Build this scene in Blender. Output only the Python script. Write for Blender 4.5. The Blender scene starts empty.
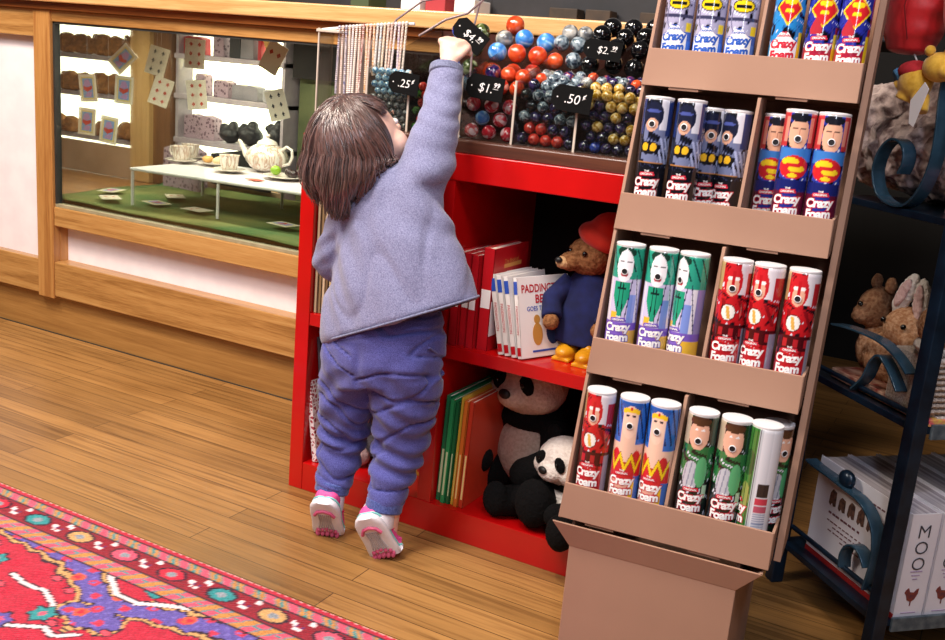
import bpy, bmesh, math, random
import numpy as np
from mathutils import Matrix, Vector, noise
random.seed(7)
PI = math.pi
sc = bpy.context.scene
COL = sc.collection
sc.view_settings.view_transform = 'Standard'
sc.view_settings.look = 'None'
sc.view_settings.gamma = 1.0
sc.view_settings.use_curve_mapping = False

# ------------------------------------------------------------ colour + materials
def C(h):
    out = []
    for i in (0, 2, 4):
        c = int(h[i:i+2], 16) / 255
        out.append(c/12.92 if c <= .04045 else ((c+.055)/1.055)**2.4)
    return (out[0], out[1], out[2], 1)
MATS = {}
def newmat(name):
    m = bpy.data.materials.new(name); m.use_nodes = True
    nt = m.node_tree; b = nt.nodes['Principled BSDF']
    MATS[name] = m
    return m, nt, b
def N(nt, typ, **kw):
    n = nt.nodes.new(typ)
    for k, v in kw.items():
        if k in n.inputs: n.inputs[k].default_value = v
        else: setattr(n, k, v)
    return n
def coords(nt, scale=(1, 1, 1), rot=(0, 0, 0), src='Object'):
    tc = nt.nodes.new('ShaderNodeTexCoord')
    mp = nt.nodes.new('ShaderNodeMapping')
    mp.inputs['Scale'].default_value = scale; mp.inputs['Rotation'].default_value = rot
    nt.links.new(tc.outputs[src], mp.inputs['Vector'])
    return mp.outputs['Vector']
def ramp(nt, fac, stops):
    r = nt.nodes.new('ShaderNodeValToRGB')
    el = r.color_ramp.elements
    el[0].position, el[0].color = stops[0]; el[1].position, el[1].color = stops[-1]
    for p, c in stops[1:-1]:
        e = el.new(p); e.color = c
    nt.links.new(fac, r.inputs['Fac'])
    return r.outputs['Color']
def bump(nt, b, h, strength, dist=.002):
    bp = nt.nodes.new('ShaderNodeBump'); bp.inputs['Strength'].default_value = strength
    bp.inputs['Distance'].default_value = dist
    nt.links.new(h, bp.inputs['Height']); nt.links.new(bp.outputs['Normal'], b.inputs['Normal'])
def mat(name, c1, c2=None, scale=30, rough=.5, bmp=0, metal=0, spec=.5, coat=0, sheen=0, stretch=(1, 1, 1), dist=.002):
    if name in MATS: return MATS[name]
    m, nt, b = newmat(name)
    c2 = c2 or c1
    v = coords(nt, stretch)
    n = N(nt, 'ShaderNodeTexNoise', Scale=scale, Detail=4.0)
    nt.links.new(v, n.inputs['Vector'])
    nt.links.new(ramp(nt, n.outputs['Fac'], [(.35, C(c1)), (.65, C(c2))]), b.inputs['Base Color'])
    b.inputs['Roughness'].default_value = rough; b.inputs['Metallic'].default_value = metal
    b.inputs['Specular IOR Level'].default_value = spec
    b.inputs['Coat Weight'].default_value = coat; b.inputs['Coat Roughness'].default_value = .05
    b.inputs['Sheen Weight'].default_value = sheen
    if bmp: bump(nt, b, n.outputs['Fac'], bmp, dist)
    return m
def wood(name, c1, c2, c3, axis='x', rough=.35, k=1.0, coat=.2):
    if name in MATS: return MATS[name]
    m, nt, b = newmat(name)
    s = {'x': (1.6*k, 44*k, 44*k), 'y': (44*k, 1.6*k, 44*k), 'z': (44*k, 44*k, 1.6*k)}[axis]
    n = N(nt, 'ShaderNodeTexNoise', Scale=1.0, Detail=6.0, Distortion=.9)
    nt.links.new(coords(nt, s), n.inputs['Vector'])
    n2 = N(nt, 'ShaderNodeTexNoise', Scale=5.0, Detail=5.0)
    nt.links.new(coords(nt, tuple(q*2.2 for q in s)), n2.inputs['Vector'])
    mx = N(nt, 'ShaderNodeMix'); mx.data_type = 'FLOAT'; mx.inputs[0].default_value = .35
    nt.links.new(n.outputs['Fac'], mx.inputs[2]); nt.links.new(n2.outputs['Fac'], mx.inputs[3])
    nt.links.new(ramp(nt, mx.outputs[0], [(.36, C(c1)), (.5, C(c2)), (.64, C(c3))]), b.inputs['Base Color'])
    b.inputs['Roughness'].default_value = rough; b.inputs['Coat Weight'].default_value = coat
    b.inputs['Coat Roughness'].default_value = .2
    bump(nt, b, mx.outputs[0], .15)
    return m
def attrmat(name, rough=.4, coat=0, nscale=0, bmp=0, metal=0, attr='Col', nmix=.15, sheen=0):
    if name in MATS: return MATS[name]
    m, nt, b = newmat(name)
    a = nt.nodes.new('ShaderNodeAttribute'); a.attribute_name = attr
    src = a.outputs['Color']
    if nscale:
        n = N(nt, 'ShaderNodeTexNoise', Scale=nscale, Detail=3.0)
        nt.links.new(coords(nt), n.inputs['Vector'])
        g = ramp(nt, n.outputs['Fac'], [(.3, (1-nmix*2,)*3+(1,)), (.7, (1+nmix,)*3+(1,))])
        mx = nt.nodes.new('ShaderNodeMix'); mx.data_type = 'RGBA'; mx.blend_type = 'MULTIPLY'; mx.inputs[0].default_value = 1
        nt.links.new(src, mx.inputs[6]); nt.links.new(g, mx.inputs[7]); src = mx.outputs[2]
        if bmp: bump(nt, b, n.outputs['Fac'], bmp)
    nt.links.new(src, b.inputs['Base Color'])
    b.inputs['Roughness'].default_value = rough; b.inputs['Coat Weight'].default_value = coat
    b.inputs['Coat Roughness'].default_value = .06; b.inputs['Metallic'].default_value = metal
    b.inputs['Sheen Weight'].default_value = sheen
    return m
def emit(name, c, s):
    m, nt, b = newmat(name)
    b.inputs['Base Color'].default_value = C(c); b.inputs['Emission Color'].default_value = C(c)
    b.inputs['Emission Strength'].default_value = s
    return m
def swirl(name, c1, c2, c3=None, scale=60, rough=.06, glassy=0):
    m, nt, b = newmat(name)
    n = N(nt, 'ShaderNodeTexNoise', Scale=scale, Detail=1.0, Distortion=2.2)
    nt.links.new(coords(nt), n.inputs['Vector'])
    st = [(.42, C(c1)), (.55, C(c2))]
    if c3: st = [(.38, C(c1)), (.5, C(c2)), (.6, C(c3))]
    nt.links.new(ramp(nt, n.outputs['Fac'], st), b.inputs['Base Color'])
    b.inputs['Roughness'].default_value = rough; b.inputs['Coat Weight'].default_value = 1.0
    b.inputs['Coat Roughness'].default_value = .02
    b.inputs['Transmission Weight'].default_value = glassy
    return m
def clearmat(name, tint='ffffff', a=.12, rough=.03):
    # thin clear sheet: mostly straight-through, with surface reflection
    m = bpy.data.materials.new(name); m.use_nodes = True; MATS[name] = m
    nt = m.node_tree; nt.nodes.clear()
    o = nt.nodes.new('ShaderNodeOutputMaterial')
    t = nt.nodes.new('ShaderNodeBsdfTransparent'); t.inputs[0].default_value = C(tint)
    g = nt.nodes.new('ShaderNodeBsdfGlossy'); g.inputs['Roughness'].default_value = rough
    fr = nt.nodes.new('ShaderNodeFresnel'); fr.inputs[0].default_value = 1.45
    mul = N(nt, 'ShaderNodeMath', operation='MULTIPLY_ADD'); mul.inputs[1].default_value = .45; mul.inputs[2].default_value = a*.1
    mx = nt.nodes.new('ShaderNodeMixShader')
    nt.links.new(fr.outputs[0], mul.inputs[0]); nt.links.new(mul.outputs[0], mx.inputs[0])
    nt.links.new(t.outputs[0], mx.inputs[1]); nt.links.new(g.outputs[0], mx.inputs[2])
    nt.links.new(mx.outputs[0], o.inputs[0])
    return m

# ------------------------------------------------------------ mesh builder
class MB:
    def __init__(s): s.v = []; s.f = []; s.m = []
    def add(s, vs, fs, m=0, T=None):
        o = len(s.v)
        s.v += [tuple(T @ Vector(p)) if T else tuple(p) for p in vs]
        s.f += [tuple(i+o for i in f) for f in fs]; s.m += [m]*len(fs)
        return s
    def box(s, x0, x1, y0, y1, z0, z1, m=0, T=None):
        vs = [(x, y, z) for z in (z0, z1) for y in (y0, y1) for x in (x0, x1)]
        return s.add(vs, [(0, 2, 3, 1), (4, 5, 7, 6), (0, 1, 5, 4), (2, 6, 7, 3), (0, 4, 6, 2), (1, 3, 7, 5)], m, T)
    def prism(s, poly, d0, d1, plane='xz', m=0, T=None):
        n = len(poly)
        def P(a, b, d): return {'xz': (a, d, b), 'xy': (a, b, d), 'yz': (d, a, b)}[plane]
        vs = [P(a, b, d0) for a, b in poly] + [P(a, b, d1) for a, b in poly]
        return s.add(vs, [tuple(range(n)), tuple(range(2*n-1, n-1, -1))] + [(i, i+n, (i+1) % n+n, (i+1) % n) for i in range(n)], m, T)
    def tube(s, pts, r, n=8, m=0, flat=None, T=None, caps=True):
        pts = [Vector(p) for p in pts]; k = len(pts)
        rs = r if isinstance(r, (list, tuple)) else [r]*k
        up = None; vs = []
        for i, p in enumerate(pts):
            t = (pts[min(i+1, k-1)] - pts[max(i-1, 0)])
            t = t.normalized() if t.length > 1e-9 else Vector((0, 0, 1))
            if up is None: up = Vector((0, 0, 1)) if abs(t.z) < .9 else Vector((0, 1, 0))
            a = t.cross(up)
            a = a.normalized() if a.length > 1e-6 else Vector((1, 0, 0))
            b = a.cross(t).normalized(); up = b
            for j in range(n):
                q = 2*PI*j/n
                vs.append(p + a*math.cos(q)*rs[i] + b*math.sin(q)*rs[i]*(flat or 1))
        fs = [(i*n+j, i*n+(j+1) % n, (i+1)*n+(j+1) % n, (i+1)*n+j) for i in range(k-1) for j in range(n)]
        if caps: fs += [tuple(range(n-1, -1, -1)), tuple(range((k-1)*n, k*n))]
        return s.add(vs, fs, m, T)
    def lathe(s, prof, n=24, c=(0, 0, 0), m=0, T=None, caps=True):
        vs = [(c[0]+r*math.cos(2*PI*j/n), c[1]+r*math.sin(2*PI*j/n), c[2]+z) for r, z in prof for j in range(n)]
        k = len(prof)
        fs = [(i*n+j, i*n+(j+1) % n, (i+1)*n+(j+1) % n, (i+1)*n+j) for i in range(k-1) for j in range(n)]
        if caps: fs += [tuple(range(n-1, -1, -1)), tuple(range((k-1)*n, k*n))]
        return s.add(vs, fs, m, T)
    def ball(s, c, r, n=16, m=0, R=None, T=None):
        r = (r, r, r) if isinstance(r, (int, float)) else r
        vs = []; k = max(6, n//2)
        for i in range(k+1):
            th = PI*i/k; th = min(max(th, .02), PI-.02)
            for j in range(n):
                p = Vector((r[0]*math.sin(th)*math.cos(2*PI*j/n), r[1]*math.sin(th)*math.sin(2*PI*j/n), -r[2]*math.cos(th)))
                if R: p = R @ p
                vs.append(p + Vector(c))
        fs = [(i*n+j, i*n+(j+1) % n, (i+1)*n+(j+1) % n, (i+1)*n+j) for i in range(k) for j in range(n)]
        fs += [tuple(range(n-1, -1, -1)), tuple(range(k*n, (k+1)*n))]
        return s.add(vs, fs, m, T)
    def loft(s, secs, n=24, m=0, T=None, p=2.0):
        # secs: (centre, vecA, vecB) ellipses
        vs = []
        for c, a, b in secs:
            c, a, b = Vector(c), Vector(a), Vector(b)
            for j in range(n):
                q = 2*PI*j/n; ca, sa = math.cos(q), math.sin(q)
                ca = math.copysign(abs(ca)**(2/p), ca); sa = math.copysign(abs(sa)**(2/p), sa)
                vs.append(c + a*ca + b*sa)
        k = len(secs)
        fs = [(i*n+j, i*n+(j+1) % n, (i+1)*n+(j+1) % n, (i+1)*n+j) for i in range(k-1) for j in range(n)]
        fs += [tuple(range(n-1, -1, -1)), tuple(range((k-1)*n, k*n))]
        return s.add(vs, fs, m, T)
    def ribbon(s, pts, w, th, m=0, T=None):
        # flat bar: pts path, w = width vector (constant), th = thickness
        pts = [Vector(p) for p in pts]; w = Vector(w)/2; k = len(pts); vs = []
        for i, p in enumerate(pts):
            t = (pts[min(i+1, k-1)] - pts[max(i-1, 0)]).normalized()
            nn = t.cross(w).normalized()*th/2
            vs += [p-w-nn, p+w-nn, p+w+nn, p-w+nn]
        fs = [(i*4+j, i*4+(j+1) % 4, (i+1)*4+(j+1) % 4, (i+1)*4+j) for i in range(k-1) for j in range(4)]
        fs += [(3, 2, 1, 0), tuple(range((k-1)*4, k*4))]
        return s.add(vs, fs, m, T)
    def text(s, body, size, T, m=0, offset=0, align='CENTER', ext=0.0, shear=0, xs=1.0, wrap=None, sp=1.0):
        cu = bpy.data.curves.new('lettering', 'FONT'); cu.body = body; cu.size = size; cu.offset = offset
        cu.align_x = align; cu.align_y = 'CENTER'; cu.resolution_u = 3; cu.extrude = ext; cu.shear = shear; cu.space_character = sp
        ob = bpy.data.objects.new('lettering', cu)
        me = bpy.data.meshes.new_from_object(ob)
        vs = [Vector((v.co.x*xs, v.co.y, v.co.z)) for v in me.vertices]
        if wrap: vs = [wrap(v) for v in vs]
        s.add(vs, [tuple(p.vertices) for p in me.polygons], m, T)
        bpy.data.meshes.remove(me); bpy.data.objects.remove(ob); bpy.data.curves.remove(cu)
        return s
    def mesh(s, name, mats):
        me = bpy.data.meshes.new(name); me.from_pydata([tuple(p) for p in s.v], [], s.f)
        for q in (mats if isinstance(mats, (list, tuple)) else [mats]): me.materials.append(q)
        me.polygons.foreach_set('material_index', s.m)
        me.update()
        bm = bmesh.new(); bm.from_mesh(me); bmesh.ops.recalc_face_normals(bm, faces=[f for f in bm.faces if len(f.link_loops if False else f.verts) > 2]); bm.to_mesh(me); bm.free()
        return me
    def build(s, name, mats, parent=None, smooth=35, bevel=0, world=False, me=None):
        me = me or s.mesh(name, mats)
        if world and parent is not None:
            me.transform(W[root_of(parent)].inverted())
        if smooth:
            me.polygons.foreach_set('use_smooth', [True]*len(me.polygons)); me.set_sharp_from_angle(angle=math.radians(smooth))
        o = bpy.data.objects.new(name, me); COL.objects.link(o)
        if parent is not None: o.parent = parent
        if bevel:
            b = o.modifiers.new('bevel', 'BEVEL'); b.width = bevel; b.segments = 2; b.limit_method = 'ANGLE'; b.angle_limit = .7
        return o
W = {}
def root_of(o):
    while o.parent is not None: o = o.parent
    return o.name
def tag(o, label=None, cat=None, group=None, kind=None):
    if label: o['label'] = label
    if cat: o['category'] = cat
    if group: o['group'] = group
    if kind: o['kind'] = kind
    return o
def thing(name, label, cat, loc=(0, 0, 0), rz=0, group=None, R=None):
    o = bpy.data.objects.new(name, None); COL.objects.link(o)
    o.empty_display_size = .05
    M_ = Matrix.Translation(loc) @ (R.to_4x4() if R else Matrix.Rotation(rz, 4, 'Z'))
    o.matrix_basis = M_; W[o.name] = M_
    return tag(o, label, cat, group)
def place(o, loc, rz=0, R=None):
    M_ = Matrix.Translation(loc) @ (R.to_4x4() if R else Matrix.Rotation(rz, 4, 'Z'))
    o.matrix_basis = M_; W[o.name] = M_; return o
def copy_tree(o, parent=None):
    c = o.copy(); COL.objects.link(c); c.parent = parent
    for ch in list(o.children):
        copy_tree(ch, c)
    return c
def struct(name, mb, m, smooth=0, bevel=0):
    o = mb.build(name, m, None, smooth, bevel); o['kind'] = 'structure'; return o
def blobmesh(mb, voxel=.005, it=6, name='blob', disp=None, fac=.5):
    # union of overlapping closed shapes into one smooth skin
    me = bpy.data.meshes.new(name); me.from_pydata([tuple(p) for p in mb.v], [], mb.f); me.update()
    o = bpy.data.objects.new(name, me); COL.objects.link(o)
    r = o.modifiers.new('r', 'REMESH'); r.mode = 'VOXEL'; r.voxel_size = voxel
    sm = o.modifiers.new('s', 'SMOOTH'); sm.iterations = it; sm.factor = fac
    dg = bpy.context.evaluated_depsgraph_get(); dg.update()
    out = bpy.data.meshes.new_from_object(o.evaluated_get(dg))
    bpy.data.objects.remove(o); bpy.data.meshes.remove(me)
    if disp:
        co = [v.co.copy() for v in out.vertices]; no = [v.normal.copy() for v in out.vertices]
        for i, v in enumerate(out.vertices): v.co = co[i] + no[i]*disp(co[i], no[i])
    out.update()
    return out
def setmat(me, mats, fn=None):
    me.materials.clear()
    for q in (mats if isinstance(mats, (list, tuple)) else [mats]): me.materials.append(q)
    me.polygons.foreach_set('material_index', [fn(p.center) if fn else 0 for p in me.polygons])
    return me
def meobj(me, name, parent, world=True, smooth=True):
    if world and parent is not None: me.transform(W[root_of(parent)].inverted())
    me.polygons.foreach_set('use_smooth', [bool(smooth)]*len(me.polygons))
    o = bpy.data.objects.new(name, me); COL.objects.link(o); o.parent = parent
    return o
def paint(me, fn, attr='Col'):
    n = len(me.vertices); co = np.empty(n*3, dtype=np.float32); me.vertices.foreach_get('co', co); co = co.reshape(-1, 3)
    rgb = fn(co)
    a = me.color_attributes.new(attr, 'FLOAT_COLOR', 'POINT')
    out = np.ones((n, 4), dtype=np.float32); out[:, :3] = rgb
    a.data.foreach_set('color', out.ravel())
def L3(h): return np.array(C(h)[:3])
def look(frm, to):
    d = Vector(to)-Vector(frm); return d.to_track_quat('-Z', 'Y').to_matrix()
# ------------------------------------------------------------ camera + light
cd = bpy.data.cameras.new('camera'); cam = bpy.data.objects.new('camera', cd); COL.objects.link(cam)
cd.sensor_width = 36; cd.lens = 1006/945*36; cd.clip_start = .02
R_ = Matrix(((0.8732795, -0.1896827, 0.4487798), (0.4798628, 0.1753869, -0.8596343), (0.0843477, 0.9660538, 0.2441834)))
cam.matrix_world = Matrix.Translation((0, 0, .95)) @ R_.to_4x4()
sc.camera = cam
w = bpy.data.worlds.new('world'); sc.world = w; w.use_nodes = True
w.node_tree.nodes['Background'].inputs[0].default_value = C('fff2ea'); w.node_tree.nodes['Background'].inputs[1].default_value = .05
def area(name, loc, to, size, e, col='fff4e6', sy=None):
    l = bpy.data.lights.new(name, 'AREA'); l.energy = e; l.size = size; l.color = C(col)[:3]
    if sy: l.shape = 'RECTANGLE'; l.size_y = sy
    o = bpy.data.objects.new(name, l); COL.objects.link(o)
    o.matrix_world = Matrix.Translation(loc) @ look(loc, to).to_4x4()
area('key_light', (-1.7, -.25, 2.75), (-1.3, 1.7, .1), 1.1, 66, 'fff6f0')  # added broad key light, hung high so the bookcase cubes stay dim
area('ceiling_lamp_light', (-1.1, .75, 2.6), (-1.2, 1.7, 0), .22, 24, 'fff0dd')
area('ceiling_lamp_light', (-.2, .5, 2.6), (-.3, 1.6, .5), .2, 12, 'fff0dd')
area('ceiling_lamp_light', (-2.6, .7, 2.6), (-2.6, 2.0, .3), .5, 44, 'fff0dd')
area('streak_light', (.35, -.5, 1.9), (-.5, 1.5, .6), .10, 11, 'e8eeff', 1.3)  # added tall strip, shaped to draw streaks on the cans
area('ceiling_lamp_light', (.55, .3, 2.45), (-.05, 1.8, .3), .2, 13, 'eef0ff')
sc.view_settings.exposure = .35
area('showcase_tube_light', (-2.3, 2.42, .99), (-2.3, 2.44, .4), 1.2, 8, 'fff6e0', .06)

# ------------------------------------------------------------ room
def floor_mat():
    m, nt, b = newmat('oak_strip_floor')
    v = coords(nt)
    br = N(nt, 'ShaderNodeTexBrick', Scale=1.0)
    br.inputs['Brick Width'].default_value = .95; br.inputs['Row Height'].default_value = .057
    br.inputs['Mortar Size'].default_value = .0011; br.inputs['Mortar Smooth'].default_value = .4
    br.inputs['Bias'].default_value = 0; br.offset = .37; br.offset_frequency = 2
    br.inputs['Color1'].default_value = C('a97d49'); br.inputs['Color2'].default_value = C('8b6538')
    br.inputs['Mortar'].default_value = C('3c2412')
    nt.links.new(v, br.inputs['Vector'])
    n = N(nt, 'ShaderNodeTexNoise', Scale=1.0, Detail=7.0, Distortion=1.2)
    nt.links.new(coords(nt, (2.4, 75, 75)), n.inputs['Vector'])
    g = ramp(nt, n.outputs['Fac'], [(.3, (.56, .50, .44, 1)), (.5, (.97, .95, .92, 1)), (.7, (1.14, 1.12, 1.08, 1))])
    n2 = N(nt, 'ShaderNodeTexNoise', Scale=1.6, Detail=3.0)
    nt.links.new(v, n2.inputs['Vector'])
    g2 = ramp(nt, n2.outputs['Fac'], [(.35, (.74, .7, .66, 1)), (.62, (1.1, 1.1, 1.1, 1))])
    a = nt.nodes.new('ShaderNodeMix'); a.data_type = 'RGBA'; a.blend_type = 'MULTIPLY'; a.inputs[0].default_value = 1
    c = nt.nodes.new('ShaderNodeMix'); c.data_type = 'RGBA'; c.blend_type = 'MULTIPLY'; c.inputs[0].default_value = 1
    nt.links.new(br.outputs['Color'], a.inputs[6]); nt.links.new(g, a.inputs[7])
    nt.links.new(a.outputs[2], c.inputs[6]); nt.links.new(g2, c.inputs[7])
    nt.links.new(c.outputs[2], b.inputs['Base Color'])
    nt.links.new(ramp(nt, n2.outputs['Fac'], [(.3, (.28,)*3+(1,)), (.7, (.5,)*3+(1,))]), b.inputs['Roughness'])
    bump(nt, b, br.outputs['Fac'], -.4, .001)
    return m
struct('floor', MB().box(-5, 2.2, -2.5, 4.0, -.05, 0), floor_mat())
dark = mat('dark_wall_paint', '0b0807', '100c0a', 4, .9)
struct('wall_back', MB().box(-5, 2.2, 3.9, 4.0, 0, 2.9), dark)
struct('wall_right', MB().box(2.1, 2.2, -2.5, 3.9, 0, 2.9), dark)
struct('wall_left', MB().box(-5.1, -5, -2.5, 4.0, 0, 2.9), mat('cream_wall', '6a6258', '5f5850', 3, .8))

# ------------------------------------------------------------ rug
def rug():
    x0, x1, y0, y1 = -2.35, -.42, .45, 1.30; st = .0042
    nx = int((x1-x0)/st); ny = int((y1-y0)/st)
    xs = np.linspace(x0, x1, nx); ys = np.linspace(y0, y1, ny)
    X, Y = np.meshgrid(xs, ys)
    Z = np.full_like(X, .009) + .0006*np.sin(X*700)*np.sin(Y*700)
    edge = (X < x0+.003) | (X > x1-.003) | (Y < y0+.003) | (Y > y1-.003); Z[edge] = .0008
    v = np.stack([X, Y, Z], -1).reshape(-1, 3)
    idx = np.arange(nx*ny).reshape(ny, nx)
    f = np.stack([idx[:-1, :-1], idx[:-1, 1:], idx[1:, 1:], idx[1:, :-1]], -1).reshape(-1, 4)
    me = bpy.data.meshes.new('rug'); me.from_pydata(v.tolist(), [], f.tolist()); me.update()
    rng = np.random.default_rng(3)
    def fn(co):
        x, y = co[:, 0].copy(), co[:, 1].copy()
        x = np.round(x/.0042)*.0042; y = np.round(y/.0042)*.0042
        d = np.minimum(np.minimum(1.30-y, y-.45), np.minimum(x+2.35, -.42-x))
        side = (d < (1.30-y)-1e-6) & (d < (y-.45)-1e-6)
        s = np.where(side, y, x)
        wob = .004*np.round(np.sin(s*34)*1.4)
        red = L3('c8203a'); crim = L3('8e1026'); dk = L3('2c1228'); ora = L3('c48242'); pink = L3('d8506a')
        teal = L3('2d8a8e'); pur = L3('5f4f9e'); tan = L3('c99a62'); white = L3('ecd5d8'); grey = L3('6d7f88')
        col = np.tile(L3('b51a36'), (len(x), 1))
        def put(mask, c): col[mask] = c
        put(rng.random(len(x)) < .12, L3('c42a44'))
        # field: arabesque
        def seg(ax, ay, bx, by):
            px, py = x-ax, y-ay; vx, vy = bx-ax, by-ay
            t = np.clip((px*vx+py*vy)/(vx*vx+vy*vy), 0, 1)
            return np.hypot(px-t*vx, py-t*vy)
        def poly(pts): return np.min([seg(*pts[i], *pts[i+1]) for i in range(len(pts)-1)], axis=0)
        jag = .007*np.round(np.sin(x*120)+np.sin(y*95))
        band = [(-1.56, 1.175), (-1.479, 1.170), (-1.39, 1.160), (-1.30, 1.128), (-1.262, 1.095), (-1.205, 1.088), (-1.16, 1.113), (-1.102, 1.127), (-1.0, 1.148), (-.90, 1.12), (-.80, 1.05), (-.70, 1.0)]
        mir = [(a*-1-2.77-.35, b) for a, b in band]
        b1 = poly(band); lob = np.hypot((x+1.215)*.8, y-1.055)
        b2 = poly([(-1.80, 1.02), (-1.95, .98), (-2.1, .93)])
        b3 = poly([(-.9, .65), (-1.1, .58), (-1.35, .60), (-1.6, .57), (-1.9, .62)])
        dm = np.minimum(np.minimum(b1+jag*.5, lob-.022+jag), np.minimum(b2+jag*.4, b3+jag*.5))
        low = y < 1.13
        put(dm < .036, dk); put(dm < .032, tan); put(dm < .024, dk); put(dm < .020, pur)
        put((dm < .020) & (np.sin(x*90+2)*np.sin(y*110) > .55), L3('c8304c')); put((dm < .018) & (np.sin(x*260)*np.sin(y*230) > .62), L3('7565b4'))
        for (cx, cy) in [(-1.335, 1.125), (-1.225, 1.12), (-1.08, 1.135), (-.93, 1.13), (-1.45, 1.165), (-1.24, 1.05)]:
            r = np.hypot(x-cx, y-cy); put(r < .013, L3('d2553c')); put(r < .006, red)
        # corner spandrel strip between band and border stays red with vines
        wl = poly([(-1.296, 1.160), (-1.262, 1.140), (-1.242, 1.125), (-1.189, 1.122), (-1.149, 1.145), (-1.10, 1.166)]); put(wl < .0075, dk); put(wl < .005, white)
        tb = poly([(-1.212, 1.17), (-1.18, 1.158)]); put(tb < .010, dk); put(tb < .008, teal)
        for k in range(5):
            wl = poly([(-1.43+.0, 1.065-.0), (-1.385, 1.055), (-1.341, 1.06), (-1.315, 1.048), (-1.291, 1.037), (-1.29, 1.01)]) if k == 0 else None
            if k == 0: put(wl < .007, dk); put(wl < .0042, white)
        wl = poly([(-1.30, .955), (-1.25, .985), (-1.22, .975), (-1.19, 1.0)]); put(wl < .007, dk); put(wl < .0042, white)
        wl = poly([(-1.62, 1.02), (-1.56, 1.04), (-1.53, 1.0), (-1.47, 1.03)]); put(wl < .007, dk); put(wl < .0042, white)
        for cx, cy, c in [(-1.285, 1.01, teal), (-1.327, .957, pur), (-1.40, .95, teal), (-1.50, 1.08, teal), (-1.62, 1.10, pur), (-1.12, .97, teal), (-1.75, .95, teal), (-1.0, .9, pur), (-1.5, .8, teal), (-1.9, .8, pur)]:
            a = np.arctan2(y-cy, x-cx); r = np.hypot(x-cx, y-cy)*(1+.18*np.cos(6*a)); put(r < .024, dk); put(r < .020, c); put(r < .008, L3('d8506a'))
        for cx, cy in [(-1.36, 1.10), (-1.31, 1.085), (-1.42, 1.03), (-1.25, 1.0), (-1.46, .98), (-1.55, 1.12), (-1.16, 1.03), (-1.06, 1.05), (-.95, 1.02), (-1.70, 1.05)]:
            r = np.abs(x-cx)+np.abs(y-cy)*1.5+.4*np.abs(x-cx+y-cy); put(r < .022, dk); put(r < .015, L3('e04a5c'))
        # borders
        ph = np.mod(s, .05)/.05
        put(d < .138, dk)
        tri = np.abs(np.mod(s+d*.8, .044)/.044-.5)*2
        c4 = np.where((tri > .5)[:, None], pink, ora)
        m = (d < .133) & (d > .100); col[m] = c4[m]; put(m & (np.abs(tri-.5) < .10), grey)
        put((d < .118) & (d > .113) & (tri > .7), teal)
        put((d <= .100), dk); m = (d < .096) & (d > .045); put(m, crim)
        put(m & (rng.random(len(x)) < .12), L3('7c0c22'))
        per = np.mod(s+1.571+.06, .119)-.06; k = np.floor((s+1.571+.06)/.119).astype(int)
        rr = np.hypot(per*.75, (d-.071)); cs = [teal, tan, pink, L3('c8203a')]
        rr2 = np.hypot(per*.62, (d-.071))*1.12+.12*np.abs(per)
        put(m & (rr2 < .026), dk)
        for i in range(4): put(m & (rr2 < .021) & (np.mod(k, 4) == i), cs[i])
        put(m & (rr2 < .009), L3('8a8f98'))
        q = np.abs(np.abs(per)-.045); put(m & (q < .007) & (np.abs(d-.061-.15*per) < .006), white); put(m & (np.abs(np.abs(per)-.055) < .004) & (np.abs(d-.081) < .005), white)
        put(m & (np.abs(np.abs(per)-.0535) < .0022) & (np.abs(d-.071) < .004), L3('5c2a66'))
        put((d <= .045), dk); m = (d < .041) & (d > .022)
        tri = np.abs(np.mod(s-d*.8, .052)/.052-.5)*2; c4 = np.where((tri > .55)[:, None], pink, ora); col[m] = c4[m]; put(m & (np.abs(tri-.55) < .09), grey)
        put(m & (tri < .12), teal)
        put(d < .022, dk); put(d < .018, L3('b81c38')); put((d < .005) & (np.mod(s, .017) < .010), L3('e2a0a6'))
        sp = rng.random(len(x)); col *= (.86+.24*sp)[:, None]
        return col
    paint(me, fn)
    me.materials.append(attrmat('wool_pile', .95, 0, 260, .6, nmix=.12, sheen=.15))
    o = bpy.data.objects.new('rug', me); COL.objects.link(o)
    tag(o, 'red patterned wool rug with purple arabesques lying on the wooden floor', 'rug')
rug()

# ------------------------------------------------------------ counter / showcase
oakx = wood('honey_oak_lengthwise', '8c5f30', 'b08048', 'c09258', 'x')
oakz = wood('honey_oak_upright', '946030', 'b07c44', 'be8c52', 'z')
oakd = wood('dark_oak_moulding', '5a2c10', '7d431c', '96592a', 'x')
oakk = wood('kickboard_oak', '8a5f30', '9f723c', 'ae8048', 'x', .45, .6)
oakt = wood('pale_oak_edge', 'bd8c55', 'd3a46c', 'e0b67f', 'x')
white = mat('white_panel_paint', 'f0e8ec', 'e9dfe4', 14, .55, .1)
dk2 = mat('dark_rubber', '20201f', '2a2a28', 20, .6)
ct = thing('display_counter', 'long honey oak shop counter with white panels and a glass showcase', 'counter', (-2.6, 2.13, 0))
XL, XR = -4.2, -.52
MB().box(XL, XR, 2.145, 2.165, 0, .14).build('kickboard', oakk, ct, 0, world=True)
MB().box(XL, XR, 2.139, 2.146, 0, .0015).build('floor_gap', dk2, ct, 0, world=True)
MB().box(XR-.02, XR, 2.18, 2.75, 0, 1.005).build('end_panel', oakx, ct, 0, world=True)
MB().box(XL, -2.672, 2.118, 2.15, .133, .243).build('bottom_rail', oakx, ct, 0, .003, True)
MB().box(-2.60, XR, 2.118, 2.18, .133, .244).build('bottom_rail', oakx, ct, 0, .003, True)
MB().box(-2.672, -2.60, 2.115, 2.141, .125, 1.005).box(-2.672, -2.60, 2.141, 2.18, .125, .42).build('post', oakz, ct, 0, .002, True)
MB().box(XL, -2.672, 2.12, 2.16, .924, 1.005).build('top_rail', oakx, ct, 0, .003, True)
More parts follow.
